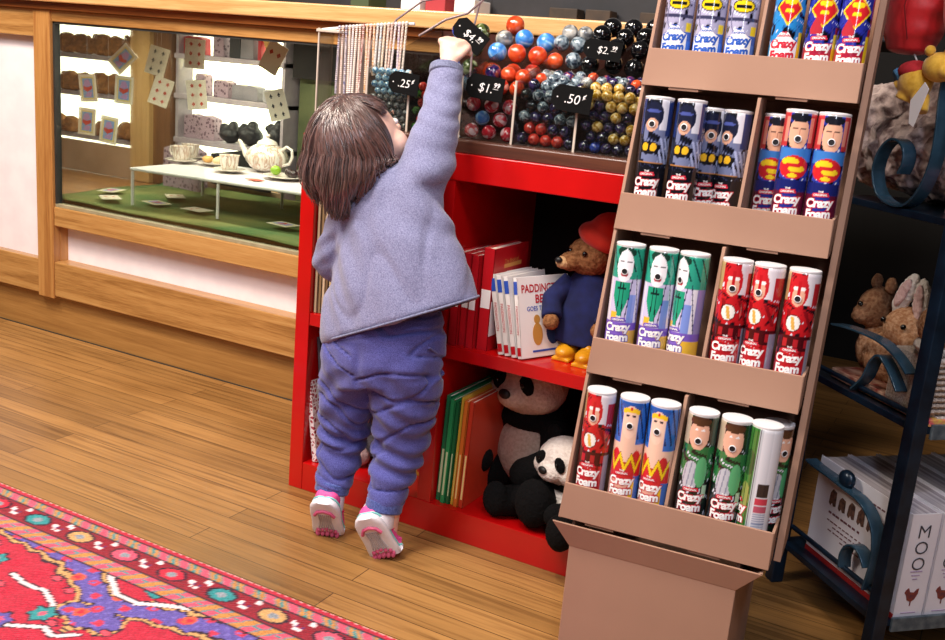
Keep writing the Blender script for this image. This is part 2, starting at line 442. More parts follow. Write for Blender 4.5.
MB().box(XL, -2.672, 2.15, 2.165, .23, .935).build('white_panel', white, ct, 0, 0, True)
MB().box(-2.60, XR, 2.172, 2.18, .235, .37).build('white_panel', white, ct, 0, 0, True)
MB().box(-2.60, XR, 2.12, 2.18, .358, .418).build('window_rail', oakx, ct, 0, .003, True)
MB().box(-2.60, XR, 2.122, 2.18, .972, 1.005).build('top_rail', oakx, ct, 0, .002, True)
MB().box(XL, XR, 2.105, 2.75, 1.005, 1.026).build('moulding', oakd, ct, 0, .002, True)
MB().box(XL, XR, 2.085, 2.78, 1.026, 1.066).build('worktop', oakt, ct, 0, .004, True)
gl = MB().box(-2.595, XR, 2.136, 2.140, .428, .972).build('glass_pane', clearmat('showcase_glass', 'f4f8f4'), ct, 0, 0, True)
metal = mat('brushed_channel', '6d6a66', '88857f', 40, .35, metal=.8)
dk2 = mat('dark_rubber', '20201f', '2a2a28', 20, .6)
MB().box(-2.60, XR, 2.126, 2.146, .418, .428).build('glass_channel', mat('worn_channel', '8d8468', 'a09578', 30, .5), ct, 0, .001, True)
MB().box(-2.60, -2.592, 2.126, 2.146, .428, .972).box(-2.60, XR, 2.126, 2.146, .966, .972).build('glass_channel', dk2, ct, 0, 0, True)
MB().box(-3.5, XR, 2.19, 3.1, .40, .428).build('showcase_deck', wood('deck_wood', '8e5f30', 'a2703c', 'b58449', 'x', .5), ct, 0, 0, True)

# stock shelving with tube lights, standing behind the glass
lamp = emit('fluorescent_glow', 'fffbe0', 3.0)
plate = mat('lilac_grey_shelf', '9a9098', 'a8a0a4', 20, .5)
backm = mat('cream_backboard', 'e8e0bc', 'f0e8c8', 10, .7)
brownf = mat('brown_plush_fur', '7b5028', 'a06e3c', 60, .95, .8, dist=.006)
YB = 2.74
def stockshelf(name, label, x0, x1, plates, bottom, backz1=1.0):
    t = thing(name, label, 'shelf', ((x0+x1)/2, YB, .43))
    for z in plates: MB().box(x0, x1, YB, YB+.26, z, z+.018).build('shelf_board', plate, t, 0, .002, True)
    MB().box(x0, x0+.012, YB+.01, YB+.25, bottom, 1.0).build('side_panel', plate, t, 0, 0, True)
    MB().box(x1-.012, x1, YB+.01, YB+.25, bottom, 1.0).build('side_panel', plate, t, 0, 0, True)
    MB().box(x0, x1, YB+.255, YB+.265, bottom, 1.0).build('back_panel', backm, t, 0, 0, True)
    for z in plates:
        MB().box(x0+.015, x1-.015, YB+.08, YB+.09, z-.13, z-.002).build('light_diffuser', lamp, t, 0, 0, True)
    return t
stockshelf('stock_shelf', 'lit shelving unit of brown plush toys, left behind the showcase glass', -3.85, -2.905, [.552, .712, .852, .985], .43)
stockshelf('stock_shelf', 'lit shelving unit of bags and boxes, right behind the showcase glass', -2.72, -2.225, [.592, .748, .888, 1.0], .43)
MB_ = MB().box(-2.905, -2.81, YB-.03, YB+.27, .43, 1.0)
tag(MB_.build('shelf_pillar', wood('tan_pillar', 'b08a52', 'bd9860', 'c7a46e', 'z'), None, 0, .002), 'narrow tan wooden pillar between the two lit shelving units', 'pillar')
tag(MB().box(-2.81, -2.725, YB-.01, YB+.2, .43, 1.0).build('shelf_pillar', wood('brown_pillar', '5e3b1e', '6d4726', '7c5430', 'z'), None, 0, .002), 'brown wooden pillar touching the right lit shelving unit', 'pillar')
tag(MB().box(-3.5, -2.9, YB-.02, YB-.006, .43, .545).box(-2.72, -2.2, YB-.02, YB-.006, .43, .47).build('low_panel', mat('beige_low_panel', 'a88a6c', 'b4967a', 10, .7), None, 0), 'plain beige board below the lit shelves behind the glass', 'panel')
# green drape + dark hangings right of the shelving
g = MB()
pts = []
for i in range(60):
    x = -2.2+i*.012; pts.append((x, 2.80+.006*math.sin(i*.55)))
poly = pts + [(p[0], p[1]+.01) for p in reversed(pts)]
g.prism(poly, .43, .90, 'xy')
tag(g.build('green_drape', mat('olive_drape', '4a5236', '5c6242', 12, .9), None, 60), 'olive green cloth drape hanging at the right end of the showcase', 'drape')
g = MB().box(-2.2, -1.95, 2.76, 2.79, .86, 1.0).box(-1.95, -1.4, 2.70, 2.735, .43, 1.0)
tag(g.build('dark_display_board', mat('black_felt', '120f0f', '1c1817', 20, .9), None, 0), 'black felt board behind the right end of the showcase glass', 'board')

# plush toys in silhouette on the left unit
for z, xs, hh in [(.870, [-3.66, -3.56, -3.47, -3.38, -3.29, -3.20, -3.11, -3.02, -2.95], .066), (.730, [-3.66, -3.56, -3.47, -3.38, -3.29, -3.20, -3.11, -3.02, -2.95], .058), (.570, [-3.64, -3.54, -3.45, -3.36, -3.28, -3.10, -2.97], .044)]:
    for i, x in enumerate(xs):
        h = hh*random.uniform(.85, 1.15)
        b = MB().ball((x, YB+.02, z+h*.5), (.06, .035, h*.55), 14).ball((x+random.uniform(-.02, .02), YB+.02, z+h*.85), (.034, .03, .026), 12)
        for s_ in (-1, 1):
            b.ball((x+s_*.024, YB+.02, z+h*1.05), .011, 8).ball((x+s_*.035, YB+.005, z+.016), (.018, .03, .016), 8)
        me = blobmesh(b, .006, 2, 'plush', lambda c, n: .006*noise.noise(c*70))
        setmat(me, brownf)
        row = 'top' if z > .8 else ('middle' if z > .65 else 'bottom')
        tag(meobj(me, 'plush_toy', None), 'brown plush toy in the %s row of the left lit shelving' % row, 'toy', 'plush toys on the %s lit shelf' % row)

# goods on right unit
def pat(name, a, b_, sc_=60):
    m, nt, b = newmat(name)
    vo = N(nt, 'ShaderNodeTexVoronoi', Scale=sc_); nt.links.new(coords(nt), vo.inputs['Vector'])
    nt.links.new(ramp(nt, vo.outputs['Distance'], [(.28, C(a)), (.42, C(b_))]), b.inputs['Base Color']); b.inputs['Roughness'].default_value = .7
    return m
purp = pat('purple_print_paper', '5c4252', 'a08a96', 75)
redc = mat('red_carton', 'c0202a', 'a81a22', 10, .5)
greyc = mat('grey_carton', '77747a', '8a868c', 16, .6)
blackc = mat('black_carton', '16161a', '202026', 14, .5)
def bag(x, z, w_, h, m, label, name='paper_bag', group=None, y=YB+.06, tilt=0):
    b = MB()
    pf = [(-w_/2, 0), (w_/2, 0), (w_/2*.92, h*.9), (w_*.2, h), (0, h*.93), (-w_*.25, h*1.0), (-w_/2*.95, h*.92)]
    T = Matrix.Translation((x, y, z)) @ Matrix.Rotation(tilt, 4, 'Y')
    b.prism(pf, -.025, .025, 'xz', T=T)
    tag(b.build(name, m, None, 0, .002), label, 'bag' if 'bag' in name else 'box', group)
bag(-2.665, .906, .09, .062, redc, 'red gift carton with cut-out top, left on the top right lit shelf', 'gift_carton')
bag(-2.545, .906, .05, .072, purp, 'purple print paper bag beside the red gift carton')
bag(-2.47, .906, .05, .076, blackc, 'narrow black box beside the purple bag, top lit shelf', 'gift_carton')
bag(-2.415, .906, .06, .074, greyc, 'grey carton in the middle of the top right lit shelf', 'gift_carton')
bag(-2.36, .906, .014, .085, redc, 'slim upright red box on the top right lit shelf', 'gift_carton')
tag(MB().tube([(-2.35, YB+.05, .985), (-2.33, YB+.05, .95), (-2.30, YB+.05, .91)], [.010, .013, .009], 10).build('toy_flute', mat('tan_toy', 'd0a25e', 'c4944e', 10, .5)), 'tan wooden toy leaning at the right of the top lit shelf', 'toy')
bag(-2.63, .766, .045, .075, purp, 'small purple print bag at the left of the middle lit shelf')
bag(-2.53, .766, .07, .06, purp, 'wide purple print bag behind the hanging card, middle lit shelf')
bag(-2.42, .766, .12, .052, greyc, 'wide grey carton on the middle right lit shelf', 'gift_carton')
bag(-2.30, .766, .08, .045, mat('light_grey_carton', '9a989a', 'aaa8a8', 10, .6), 'pale grey carton at the right of the middle lit shelf', 'gift_carton')
bag(-2.63, .61, .15, .085, purp, 'large purple print bag at the left of the lowest right shelf')
bag(-2.60, .43, .17, .16, purp, 'tall purple print bag standing on the deck behind the tea table', y=YB-.06)
for k, (x, h, w_) in enumerate([(-2.49, .06, .07), (-2.40, .07, .08), (-2.28, .085, .06)]):
    me = blobmesh(MB().ball((x, YB+.05, .61+h*.5), (w_*.6, .04, h*.5)).ball((x+.01, YB+.05, .61+h), (.02, .02, .018)).ball((x-.03, YB+.05, .61+h*.8), (.02, .02, .02)), .006, 2, 'toy', lambda c, n: .004*noise.noise(c*60))
    tag(meobj(setmat(me, blackc), 'plush_toy', None), 'black plush toy in the row above the teapot', 'toy', 'black plush toys on the lowest right lit shelf')
# black bowler-like hat box behind the teapot
tag(MB().prism([(-2.5, .47), (-2.24, .47), (-2.24, .60), (-2.36, .60), (-2.5, .575)], YB-.04, YB-.022, 'xz').build('black_board_box', blackc, None, 0), 'flat black box propped behind the teapot', 'box')
# green cloth on the deck
g = MB(); nx, ny = 70, 24
for j in range(ny):
    for i in range(nx):
        u = i/(nx-1); v = j/(ny-1)
        x = -2.72+u*1.4 + .03*math.sin(v*7); y = 2.16+v*.56
        z = .436+.007*noise.noise(Vector((x*5, y*7, 0)))+.011*max(0, noise.noise(Vector((x*2.5+4, y*5, 1))))
        if v > .93: z += .015
        g.v.append((x, y, z+.002))
for j in range(ny-1):
    for i in range(nx-1): g.f.append((j*nx+i, j*nx+i+1, (j+1)*nx+i+1, (j+1)*nx+i)); g.m.append(0)
clo = g.build('green_cloth', mat('green_felt', '3a6230', '82834a', 4, .95, .2), None, 60)
so = clo.modifiers.new('thickness', 'SOLIDIFY'); so.thickness = .003
tag(clo, 'rumpled green cloth spread on the showcase deck', 'cloth')

# playing cards
def cardmat(name, kind):
    return None
cream = mat('card_cream', 'efe6d2', 'e8dec8', 10, .5)
cred = mat('card_red', 'c8402c', rough=.5); cblk = mat('card_black', '2a2a34', rough=.5)
cblue = mat('card_blue', '7fa6d8', rough=.5); cyel = mat('card_yellow', 'e2d089', rough=.5); cpur = mat('card_lilac', 'b98fc4', rough=.5)
def card_mesh(kind):
    b = MB(); w_, h = .058, .085
    b.box(-w_/2, w_/2, -.0005, .0005, -h/2, h/2, 0)
    def pip(x, z, s, m):
        if kind in 'RX': poly = [(x, z-s*1.3), (x+s, z), (x, z+s*1.3), (x-s, z)]
        else: poly = [(x-s, z-s*.5), (x-s*.25, z-s*.3), (x-s*.5, z-s*1.2), (x+s*.5, z-s*1.2), (x+s*.25, z-s*.3), (x+s, z-s*.5), (x, z+s*1.3)]
        b.prism(poly, -.0009, -.0004, 'xz', m)
    if kind in 'RB':
        for x in (-.012, .012):
            for z in (-.027, 0, .027): pip(x, z, .0052, 1 if kind == 'R' else 2)
    if kind == 'X':
        for x in (-.012, .012): pip(x, .012, .0062, 1)
    if kind == 'C':
        b.box(-.022, .022, -.0009, -.0004, -.035, .035, 4).box(-.017, .017, -.0012, -.0008, -.03, .03, 3)
        b.prism([(-.015, -.004), (-.002, -.013), (.015, -.002), (.014, .008), (0, .002), (-.014, .007)], -.0016, -.0011, 'xz', 1)
        b.prism([(-.013, .008), (.0, .004), (.012, .011), (.004, .027), (-.008, .025)], -.0015, -.0011, 'xz', 5)
        b.prism([(-.012, -.026), (.009, -.028), (.013, -.012), (-.004, -.014)], -.0015, -.0011, 'xz', 5)
    return b.mesh('playing_card', [cream, cred, cblk, cblue, cyel, cpur])
CM = {k: card_mesh(k) for k in 'RBXC'}
def card(kind, loc, eul, label, group=None):
    o = bpy.data.objects.new('playing_card', CM[kind]); COL.objects.link(o)
    o.location = loc; o.rotation_euler = eul
    tag(o, label, 'card', group)
    return o
hang = [('B', (-2.352, 2.3, .883), .24, .5, 'black pip playing card hanging tilted in front of the pillar'),
        ('R', (-2.335, 2.3, .793), .30, .55, 'red pip playing card hanging just below the tilted black one'),
        ('C', (-2.652, 2.3, .778), -.10, .2, 'picture card hanging farthest left, in the middle hanging row'),
        ('C', (-2.492, 2.3, .785), .05, .3, 'picture card hanging right of another, in the middle hanging row'),
        ('C', (-2.530, 2.33, .878), .80, .2, 'picture card hanging cornerwise at the top left of the case'),
        ('C', (-2.658, 2.3, .672), .05, .2, 'picture card hanging lowest on the far left'),
        ('C', (-2.560, 2.3, .655), .12, .2, 'picture card hanging lowest, over the left end of the tea table'),
        ('R', (-2.19, 2.3, .797), -.10, .8, 'slim red pip card hanging before the middle right shelf'),
        ('R', (-2.20, 2.3, .915), .03, .5, 'red pip card hanging beside the red gift carton'),
        ('X', (-1.905, 2.3, .925), .45, .2, 'card with two red diamonds hanging highest, above the teapot'),
        ('B', (-1.885, 2.3, .795), -.30, .2, 'black pip card hanging directly above the teapot')]
for k, l, ry, rz, lab in hang:
    o = card(k, l, (0, ry, rz+.15), lab)
    zt = l[2]+.042
    o2 = MB().tube([(l[0], l[1], zt), (l[0], l[1], 1.004)], .0004, 4).build('thread', mat('clear_thread', 'cfcfcf', rough=.4), None)
    o2.parent = o; o2.matrix_parent_inverse = o.matrix_basis.inverted()
for k, (x, y, rz, lab) in enumerate([(-2.615, 2.36, .3, 'playing card lying farthest left on the green cloth'), (-2.50, 2.25, 1.0, 'playing card lying near the left front of the green cloth'),
        (-2.35, 2.30, 1.3, 'playing card lying beside the left front leg of the tea table'), (-2.19, 2.31, 1.5, 'playing card lying between the two front legs of the tea table'), (-1.87, 2.33, 1.4, 'playing card lying nearest the red bookcase on the green cloth'), (-2.42, 2.45, .9, 'playing card lying under the tea table')]):
    card('X' if k % 2 else 'C', (x, y, .452), (-PI/2, 0, rz), lab)

# tea table
wire = mat('white_wire_enamel', 'eceaea', 'e2e0e0', 20, .35, coat=.3)
tt = thing('tea_table', 'low white wire tea table standing on the green cloth', 'table', (-2.41, 2.255, .44), .10)
g = MB().box(0, 1.0, -.005, .35, .110, .116)
g.build('tabletop', mat('white_mesh_top', 'e4dddf', 'd8d0d4', 200, .4, .4), tt, 0, .001)
for x, y in [(.003, 0), (.325, 0), (.66, 0), (.003, .345), (.325, .345), (.66, .345), (.99, 0), (.99, .345)]:
    MB().tube([(x, y, .0), (x, y, .104), (x+.006, y, .112)], .0048, 8).build('leg', wire, tt)
MB().tube([(0, -.004, .113), (1.0, -.004, .113)], .005, 8).tube([(0, .35, .113), (1.0, .35, .113)], .004, 8).tube([(0, -.004, .113), (0, .35, .113)], .004, 8).build('rim', wire, tt)
TZ = .558
china = mat('white_china', 'ece4dc', 'e2d8ce', 30, .15, coat=.6)
m, nt, b = newmat('fluted_china')
wv = N(nt, 'ShaderNodeTexNoise', Scale=70.0); nt.links.new(coords(nt, (1, 1, .15)), wv.inputs['Vector'])
nt.links.new(ramp(nt, wv.outputs['Fac'], [(.44, C('ece6dc')), (.53, C('c09a86')), (.6, C('efe8df'))]), b.inputs['Base Color']); b.inputs['Roughness'].default_value = .15; b.inputs['Coat Weight'].default_value = .6
flut = m
def cup(x, y, sc_, hang_, label, rz):
    t = thing('teacup', label, 'cup', (x, y, TZ+.006), rz)
    MB().lathe([(0.012*sc_, 0), (.022*sc_, .002), (.028*sc_, .018*sc_), (.031*sc_, .045*sc_), (.033*sc_, .048*sc_), (.030*sc_, .047*sc_), (.027*sc_, .02*sc_), (.01*sc_, .006)], 24).build('bowl', flut, t, 60)
    MB().tube([(-.029*sc_, 0, .04*sc_), (-.045*sc_, 0, .043*sc_), (-.05*sc_, 0, .03*sc_), (-.042*sc_, 0, .016*sc_), (-.027*sc_, 0, .014*sc_)], .0035, 8).build('handle', china, t, 60)
def saucer(x, y, r, label, name='saucer', cat='saucer'):
    o = MB().lathe([(.4*r, 0), (.5*r, .001), (.95*r, .008), (r, .0095), (.97*r, .0105), (.5*r, .004), (.01*r, .0035)], 28).build(name, china, None, 60)
    o.location = (x, y, TZ+.001); tag(o, label, cat)
saucer(-2.445, 2.50, .052, 'china saucer under the left front teacup'); cup(-2.445, 2.50, 1.0, 0, 'fluted china teacup nearest the left end of the tea table', 0)
saucer(-2.50, 2.60, .046, 'china saucer under the back teacup'); cup(-2.50, 2.60, .95, 0, 'fluted china teacup standing behind the left front cup', 2.5)
saucer(-2.20, 2.46, .052, 'china saucer under the teacup beside the biscuits'); cup(-2.20, 2.46, 1.0, 0, 'fluted china teacup beside the plate of biscuits', 2.0)
saucer(-2.345, 2.55, .055, 'small china plate carrying round biscuits', 'plate', 'plate')
for k, (dx, dy, c) in enumerate([(-.02, -.01, 'd9a866'), (.012, .015, 'd8b070'), (.03, -.015, 'e4cda0')]):
    o = MB().ball((0, 0, 0), (.019, .019, .012), 14).build('biscuit', mat('biscuit_%d' % k, c, c, 20, .7), None, 60)
    o.location = (-2.345+dx, 2.55+dy, TZ+.019); tag(o, ['golden round biscuit at the left of the small plate', 'golden round biscuit at the back of the small plate', 'pale round biscuit at the right of the small plate'][k], 'biscuit')
tp = thing('teapot', 'fluted white china teapot on the tea table', 'teapot', (-2.165, 2.60, TZ+.001), .1)
n_ = 36; b = MB()
prof = [(.03, 0), (.04, .004), (.052, .012), (.066, .03), (.068, .045), (.062, .062), (.048, .078), (.034, .086), (.030, .088)]
vs = []
for r, z in prof:
    for j in range(n_): q = 2*PI*j/n_; rr = r*(1+.035*math.cos(12*q)*(1 if .01 < z < .08 else 0)); vs.append((rr*math.cos(q), rr*math.sin(q), z))
b.add(vs, [(i*n_+j, i*n_+(j+1) % n_, (i+1)*n_+(j+1) % n_, (i+1)*n_+j) for i in range(len(prof)-1) for j in range(n_)]+[tuple(range(n_-1, -1, -1))])
b.build('pot_body', flut, tp, 60)
MB().lathe([(.034, .088), (.030, .096), (.016, .103), (.006, .106), (.005, .110), (.009, .114), (.007, .120), (.001, .122)], 24).build('lid', china, tp, 60)
MB().tube([(-.058, 0, .03), (-.082, 0, .045), (-.094, 0, .068), (-.106, 0, .086), (-.112, 0, .088)], [.014, .011, .008, .006, .0055], 12).build('spout', china, tp, 60)
MB().tube([(.052, 0, .07), (.075, 0, .086), (.094, 0, .078), (.097, 0, .055), (.086, 0, .032), (.062, 0, .024)], .005, 10).build('handle', china, tp, 60)
saucer(-2.01, 2.50, .07, 'large china plate carrying the small green apple', 'plate', 'plate')
ap = MB().ball((0, 0, 0), (.017, .017, .015), 18).build('green_apple', mat('apple_green', '9ac23a', '86b030', 20, .3), None, 60); ap.location = (-2.045, 2.50, TZ+.023)
tag(ap, 'small green apple on the large plate', 'apple')
st = MB().tube([(0, 0, .013), (.002, 0, .021)], .001, 6).build('stem', brownf, ap)
for k, (dx, dy) in enumerate([(.0, .02), (.022, .0), (.035, .03), (.045, -.01)]):
    o = MB().ball((0, 0, 0), .013, 12).build('dark_chocolate', mat('chocolate', '2a1a1c', '38262a', 30, .3), None, 60); o.location = (-2.01+dx, 2.50+dy, TZ+.02)
    tag(o, 'round dark chocolate beside the green apple', 'chocolate', 'dark chocolates on the large plate')
o = MB().prism([(-.03, -.01), (.02, -.018), (.032, .008), (-.01, .018)], 0, .002, 'xy').build('red_ticket', mat('coral_paper', 'd9604c', rough=.6), None, 0)
o.location = (-2.03, 2.385, TZ+.001); tag(o, 'small coral paper ticket lying on the tea table edge', 'ticket')
# ------------------------------------------------------------ red bookcase
redp = mat('red_lacquer', 'c00a0c', 'b20709', 6, .28, coat=.25)
redin = redp
bc = thing('bookcase', 'glossy red bookcase with four open cubes standing in front of the counter', 'bookcase', (-.93, 1.9, 0))
X0, X1, Y0, Y1 = -1.312, -.545, 1.688, 2.08
MB().box(X0, X0+.036, Y0, Y1, .0, .735).build('side_panel', redp, bc, 0, .0015, True)
MB().box(X1-.036, X1, Y0, Y1, .0, .735).build('side_panel', redp, bc, 0, .0015, True)
MB().box(X0, X1, Y0, Y1, .735, .787).build('top_board', redp, bc, 0, .0015, True)
MB().box(X0+.036, X1-.036, Y0+.001, Y1, 0, .065).build('base_board', redp, bc, 0, .0015, True)
MB().box(-.977, -.945, Y0+.002, Y1, .065, .735).build('divider', redp, bc, 0, .001, True)
MB().box(X0+.036, -.977, Y0+.002, Y1, .381, .408).build('shelf', redp, bc, 0, .001, True)
MB().box(-.945, X1-.036, Y0+.002, Y1, .381, .408).build('shelf', redp, bc, 0, .001, True)
MB().box(X0+.02, X1-.02, Y1-.012, Y1-.002, .03, .75).build('back_panel', mat('cube_shade_black', '0d0808', '120a0a', 10, .9), bc, 0, 0, True)  # black sheet added, its colour standing for the shade deep in the cubes

pagem = mat('book_pages', 'e9e0cf', 'd9cfbb', 300, .8, stretch=(1, .02, .02))
def book(label, group, T, w_, d_, h_, cover, spine=None, pages=pagem, name='book', deco=None, extra=()):
    """T: matrix at the bottom front left corner; thickness along +x, depth +y, height +z, spine at y=0"""
    t = thing(name, label, 'book', T.translation, R=T.to_3x3(), group=group)
    c = .0018
    MB().box(0, c, 0, d_, 0, h_).box(w_-c, w_, 0, d_, 0, h_).box(0, w_, 0, c, 0, h_).build('cover', cover, t, 0, .0006)
    MB().box(c, w_-c, c, d_-.003, .003, h_-.004).build('page_block', pages, t, 0)
    for mb, nm, ms in extra: mb.build(nm, ms, t, 0)
    return t
def TR(x, y, z, ry=0, rz=0, rx=0):
    return Matrix.Translation((x, y, z)) @ Matrix.Rotation(rz, 4, 'Z') @ Matrix.Rotation(ry, 4, 'Y') @ Matrix.Rotation(rx, 4, 'X')
def side_text(body, size, y, z, m=0, off=0, xw=0, **k):   # on the +x cover, reading towards +y
    T = Matrix.Translation((xw+.0004, y, z)) @ Matrix(((0, 0, 1, 0), (1, 0, 0, 0), (0, 1, 0, 0), (0, 0, 0, 1)))
    return T
wlet = mat('white_ink', 'f2eeee', rough=.5); rlet = mat('red_ink', 'b81828', rough=.5); blet = mat('blue_ink', '2a4fb0', rough=.5); klet = mat('black_ink', '141318', rough=.5)
redcov = mat('red_book_cloth', 'c01822', 'b0121c', 10, .35); whitecov = mat('white_book_card', 'eeeae6', 'e6e0dc', 10, .35)
SX = Matrix(((0, 0, 1, 0), (1, 0, 0, 0), (0, 1, 0, 0), (0, 0, 0, 1)))   # text plane onto the +x face
SF = Matrix(((1, 0, 0, 0), (0, 0, 1, 0), (0, 1, 0, 0), (0, 0, 0, 1)))
SF = Matrix.Rotation(PI/2, 4, 'X')                                        # text plane onto the -y face
labs = ['red hardback nearest the divider, standing beside two other red hardbacks', 'second red hardback from the divider in the upper right cube', 'third red hardback from the divider in the upper right cube', 'red hardback whose cover shows a pale badge and gold lettering, rightmost of the red ones']
for k, (x, w_) in enumerate([(-.940, .019), (-.919, .017), (-.900, .017), (-.878, .024)]):
    h_ = .188 if k < 3 else .205
    ex = [(MB().box(.002, w_-.002, -.0006, .0005, h_*.42, h_*.60), 'spine_label', [wlet])]
    if k == 3:
        b = MB(); b.lathe([(.001, 0), (.034, 0), (.034, .0006), (.001, .0006)], 24, T=Matrix.Translation((w_, .075, .105)) @ Matrix.Rotation(PI/2, 4, 'Y'))
        b.box(w_, w_+.0006, .002, .148, .03, .10)
        ex.append((b, 'cover_badge', [wlet]))
        b = MB(); b.text('The Book of', .012, Matrix.Translation((w_+.0006, .075, .175)) @ SX); b.text('Bears', .017, Matrix.Translation((w_+.0006, .075, .155)) @ SX) if False else b.box(w_, w_+.0006, .045, .12, .162, .170)
        pass
        ex.append((b, 'cover_print', [mat('gold_ink', 'd89a50', rough=.4)]))
    book(labs[k], None, TR(x, 1.700+.006*(k % 2), .408), w_, .15, h_, redcov, extra=ex)
# leaning white storybooks
lean = -.235
wl = ['thin white storybook, leftmost of the leaning white ones, upper right cube', 'thin white storybook leaning second from the left, upper right cube', 'thin white storybook leaning third from the left, upper right cube', 'white PADDINGTON BEAR storybook with its cover showing, rightmost of the leaning ones']
for k, x in enumerate([-.838, -.824, -.809, -.795]):
    w_ = .0115; h_ = .158; d_ = .135
    ex = [(MB().box(.001, w_-.001, -.0006, .0005, .125, .150), 'spine_band', [blet]), (MB().box(.001, w_-.001, -.0006, .0005, .006, .022), 'spine_band', [redcov]),
          (MB().text('BEAR STORY' if False else 'PADDINGTON', .0085, Matrix.Translation((w_/2, -.0008, .075)) @ SF @ Matrix.Rotation(-PI/2, 4, 'Z')), 'spine_lettering', [rlet])]
    if k == 3:
        b = MB(); b.text('PADDINGTON', .0215, Matrix.Translation((w_+.0006, .067, .134)) @ SX, offset=.0005, xs=.82)
        b.text('BEAR', .023, Matrix.Translation((w_+.0006, .067, .113)) @ SX, offset=.0006, xs=.9)
        ex.append((b, 'cover_title', [rlet]))
        b = MB(); b.text('GOES TO MARKET', .0125, Matrix.Translation((w_+.0006, .067, .095)) @ SX, offset=.0002, xs=.9)
        b.text('GOES TO MARKET', .0085, Matrix.Translation((w_+.0006, .067, .012)) @ SX) if False else b.box(w_, w_+.0006, .03, .11, .010, .014)
        ex.append((b, 'cover_subtitle', [blet]))
        # plain stand-in picture: two round-headed shoppers with a basket
        b = MB()
        for (y, z, ry, rz, mi) in [(.045, .045, .013, .022, 0), (.045, .074, .008, .009, 0), (.085, .048, .017, .026, 1), (.085, .080, .010, .010, 2), (.115, .030, .012, .010, 3)]:
            b.lathe([(.0001, 0), (1, 0), (1, .0005), (.0001, .0005)], 20, m=mi, T=Matrix.Translation((w_, y, z)) @ Matrix(((0, 0, 1, 0), (ry, 0, 0, 0), (0, rz, 0, 0), (0, 0, 0, 1))))
        ex.append((b, 'cover_picture', [mat('ochre_ink', 'c08a40', rough=.5), mat('navy_ink', '22345e', rough=.5), mat('rust_ink', 'a84a34', rough=.5), mat('straw_ink', 'd4a860', rough=.5)]))
    book(wl[k], None, TR(x+.012, 1.703, .4085, ry=lean, rz=(-.40 if k == 3 else -.12)), w_, d_, h_, whitecov, extra=ex)
# lower right cube: thin upright picture books
thin = [('1f7a4c', .012, .232, 'dark green picture book standing first against the divider, lower right cube'), ('2f9a5a', .011, .228, 'mid green picture book standing second from the divider, lower right cube'),
        ('1d6b3c', .009, .224, 'deep green picture book standing third from the divider, lower right cube'), ('d9b23c', .008, .236, 'yellow picture book standing between green and orange ones'),
        ('d8742a', .010, .232, 'orange picture book standing beside the yellow one, lower right cube'), ('c23a22', .011, .232, 'orange red picture book with its cover showing beside the large panda')]
x = -.943
for c, w_, h_, lab in thin:
    m_ = mat('cover_'+c, c, c, 10, .35)
    ex = [(MB().text('PICTURE' if False else '|||||', .0001, Matrix.Translation((0, 0, 0))) if False else MB().box(.002, w_-.002, -.0006, .0005, h_*.08, h_*.5).box(.002, w_-.002, -.0006, .0005, h_*.6, h_*.85), 'spine_print', [mat('pale_ink_'+c, 'cfe0b0' if c[0] in '12' else 'f0d890', rough=.5)])]
    ex = [(MB().box(.0035, w_-.0035, -.0006, .0005, h_*.08, h_*.5), 'spine_print', ex[0][2])]
    book(lab, None, TR(x, 1.702+random.uniform(0, .008), .0655, ry=.03), w_, .19, h_, m_, extra=ex)
    x += w_+.0012
# left cubes: magazines, patterned book
for k in range(7):
    c = ['b8a080', '8f7450', 'c8b090', '6e5436', 'bfa67c', '9a7c54', '84643e'][k]
    book('thin brown bound booklet in the upright row, upper left cube', 'brown booklets in the upper left cube', TR(-1.274+k*.0085, 1.70+random.uniform(0, .004), .4085), .0075, .19, .245, mat('kraft_'+c, c, c, 60, .7), name='booklet')
pb = newmat('lace_print')[0]; nt = pb.node_tree; b_ = nt.nodes['Principled BSDF']
vo = N(nt, 'ShaderNodeTexVoronoi', Scale=110.0); vo.feature = 'DISTANCE_TO_EDGE'; nt.links.new(coords(nt), vo.inputs['Vector'])
nt.links.new(ramp(nt, vo.outputs['Distance'], [(.12, C('f0e6e8')), (.2, C('a83a4a'))]), b_.inputs['Base Color'])
book('white book with red lace print leaning in the lower left cube', None, TR(-1.262, 1.705, .0655, ry=-.15), .014, .17, .235, pb)
book('dark slim book leaning behind the lace print book', None, TR(-1.243, 1.72, .0655, ry=-.12), .008, .19, .285, mat('slate_cover', '3a3a40', '50505a', 20, .4))
book('pale slim book leaning rightmost in the lower left cube', None, TR(-1.228, 1.73, .0655, ry=-.12), .006, .19, .275, mat('putty_cover', 'b8a890', 'c4b49c', 20, .4))
# game carton behind the child's leg
t = thing('game_carton', 'colourful carton with a meadow picture behind the child, lower left cube', 'box', (-1.03, 1.79, .0655), -.08)
MB().box(-.055, .045, 0, .2, 0, .115).build('carton', mat('mustard_card', 'c9a040', 'b88c30', 10, .5), t, 0, .001)
MB().box(-.052, .042, -.001, .0005, .036, .112).build('picture_panel', mat('meadow_print', '6a7a2c', 'b0482c', 34, .5), t, 0)
b = MB()
for k in range(7): b.box(-.048+k*.013, -.040+k*.013, -.001, .0005, .010, .026, k % 3)
b.build('colour_blocks', [mat('block_red', 'c43434', rough=.5), mat('block_blue', '3c6ab8', rough=.5), mat('block_white', 'e8e0d8', rough=.5)], t, 0)

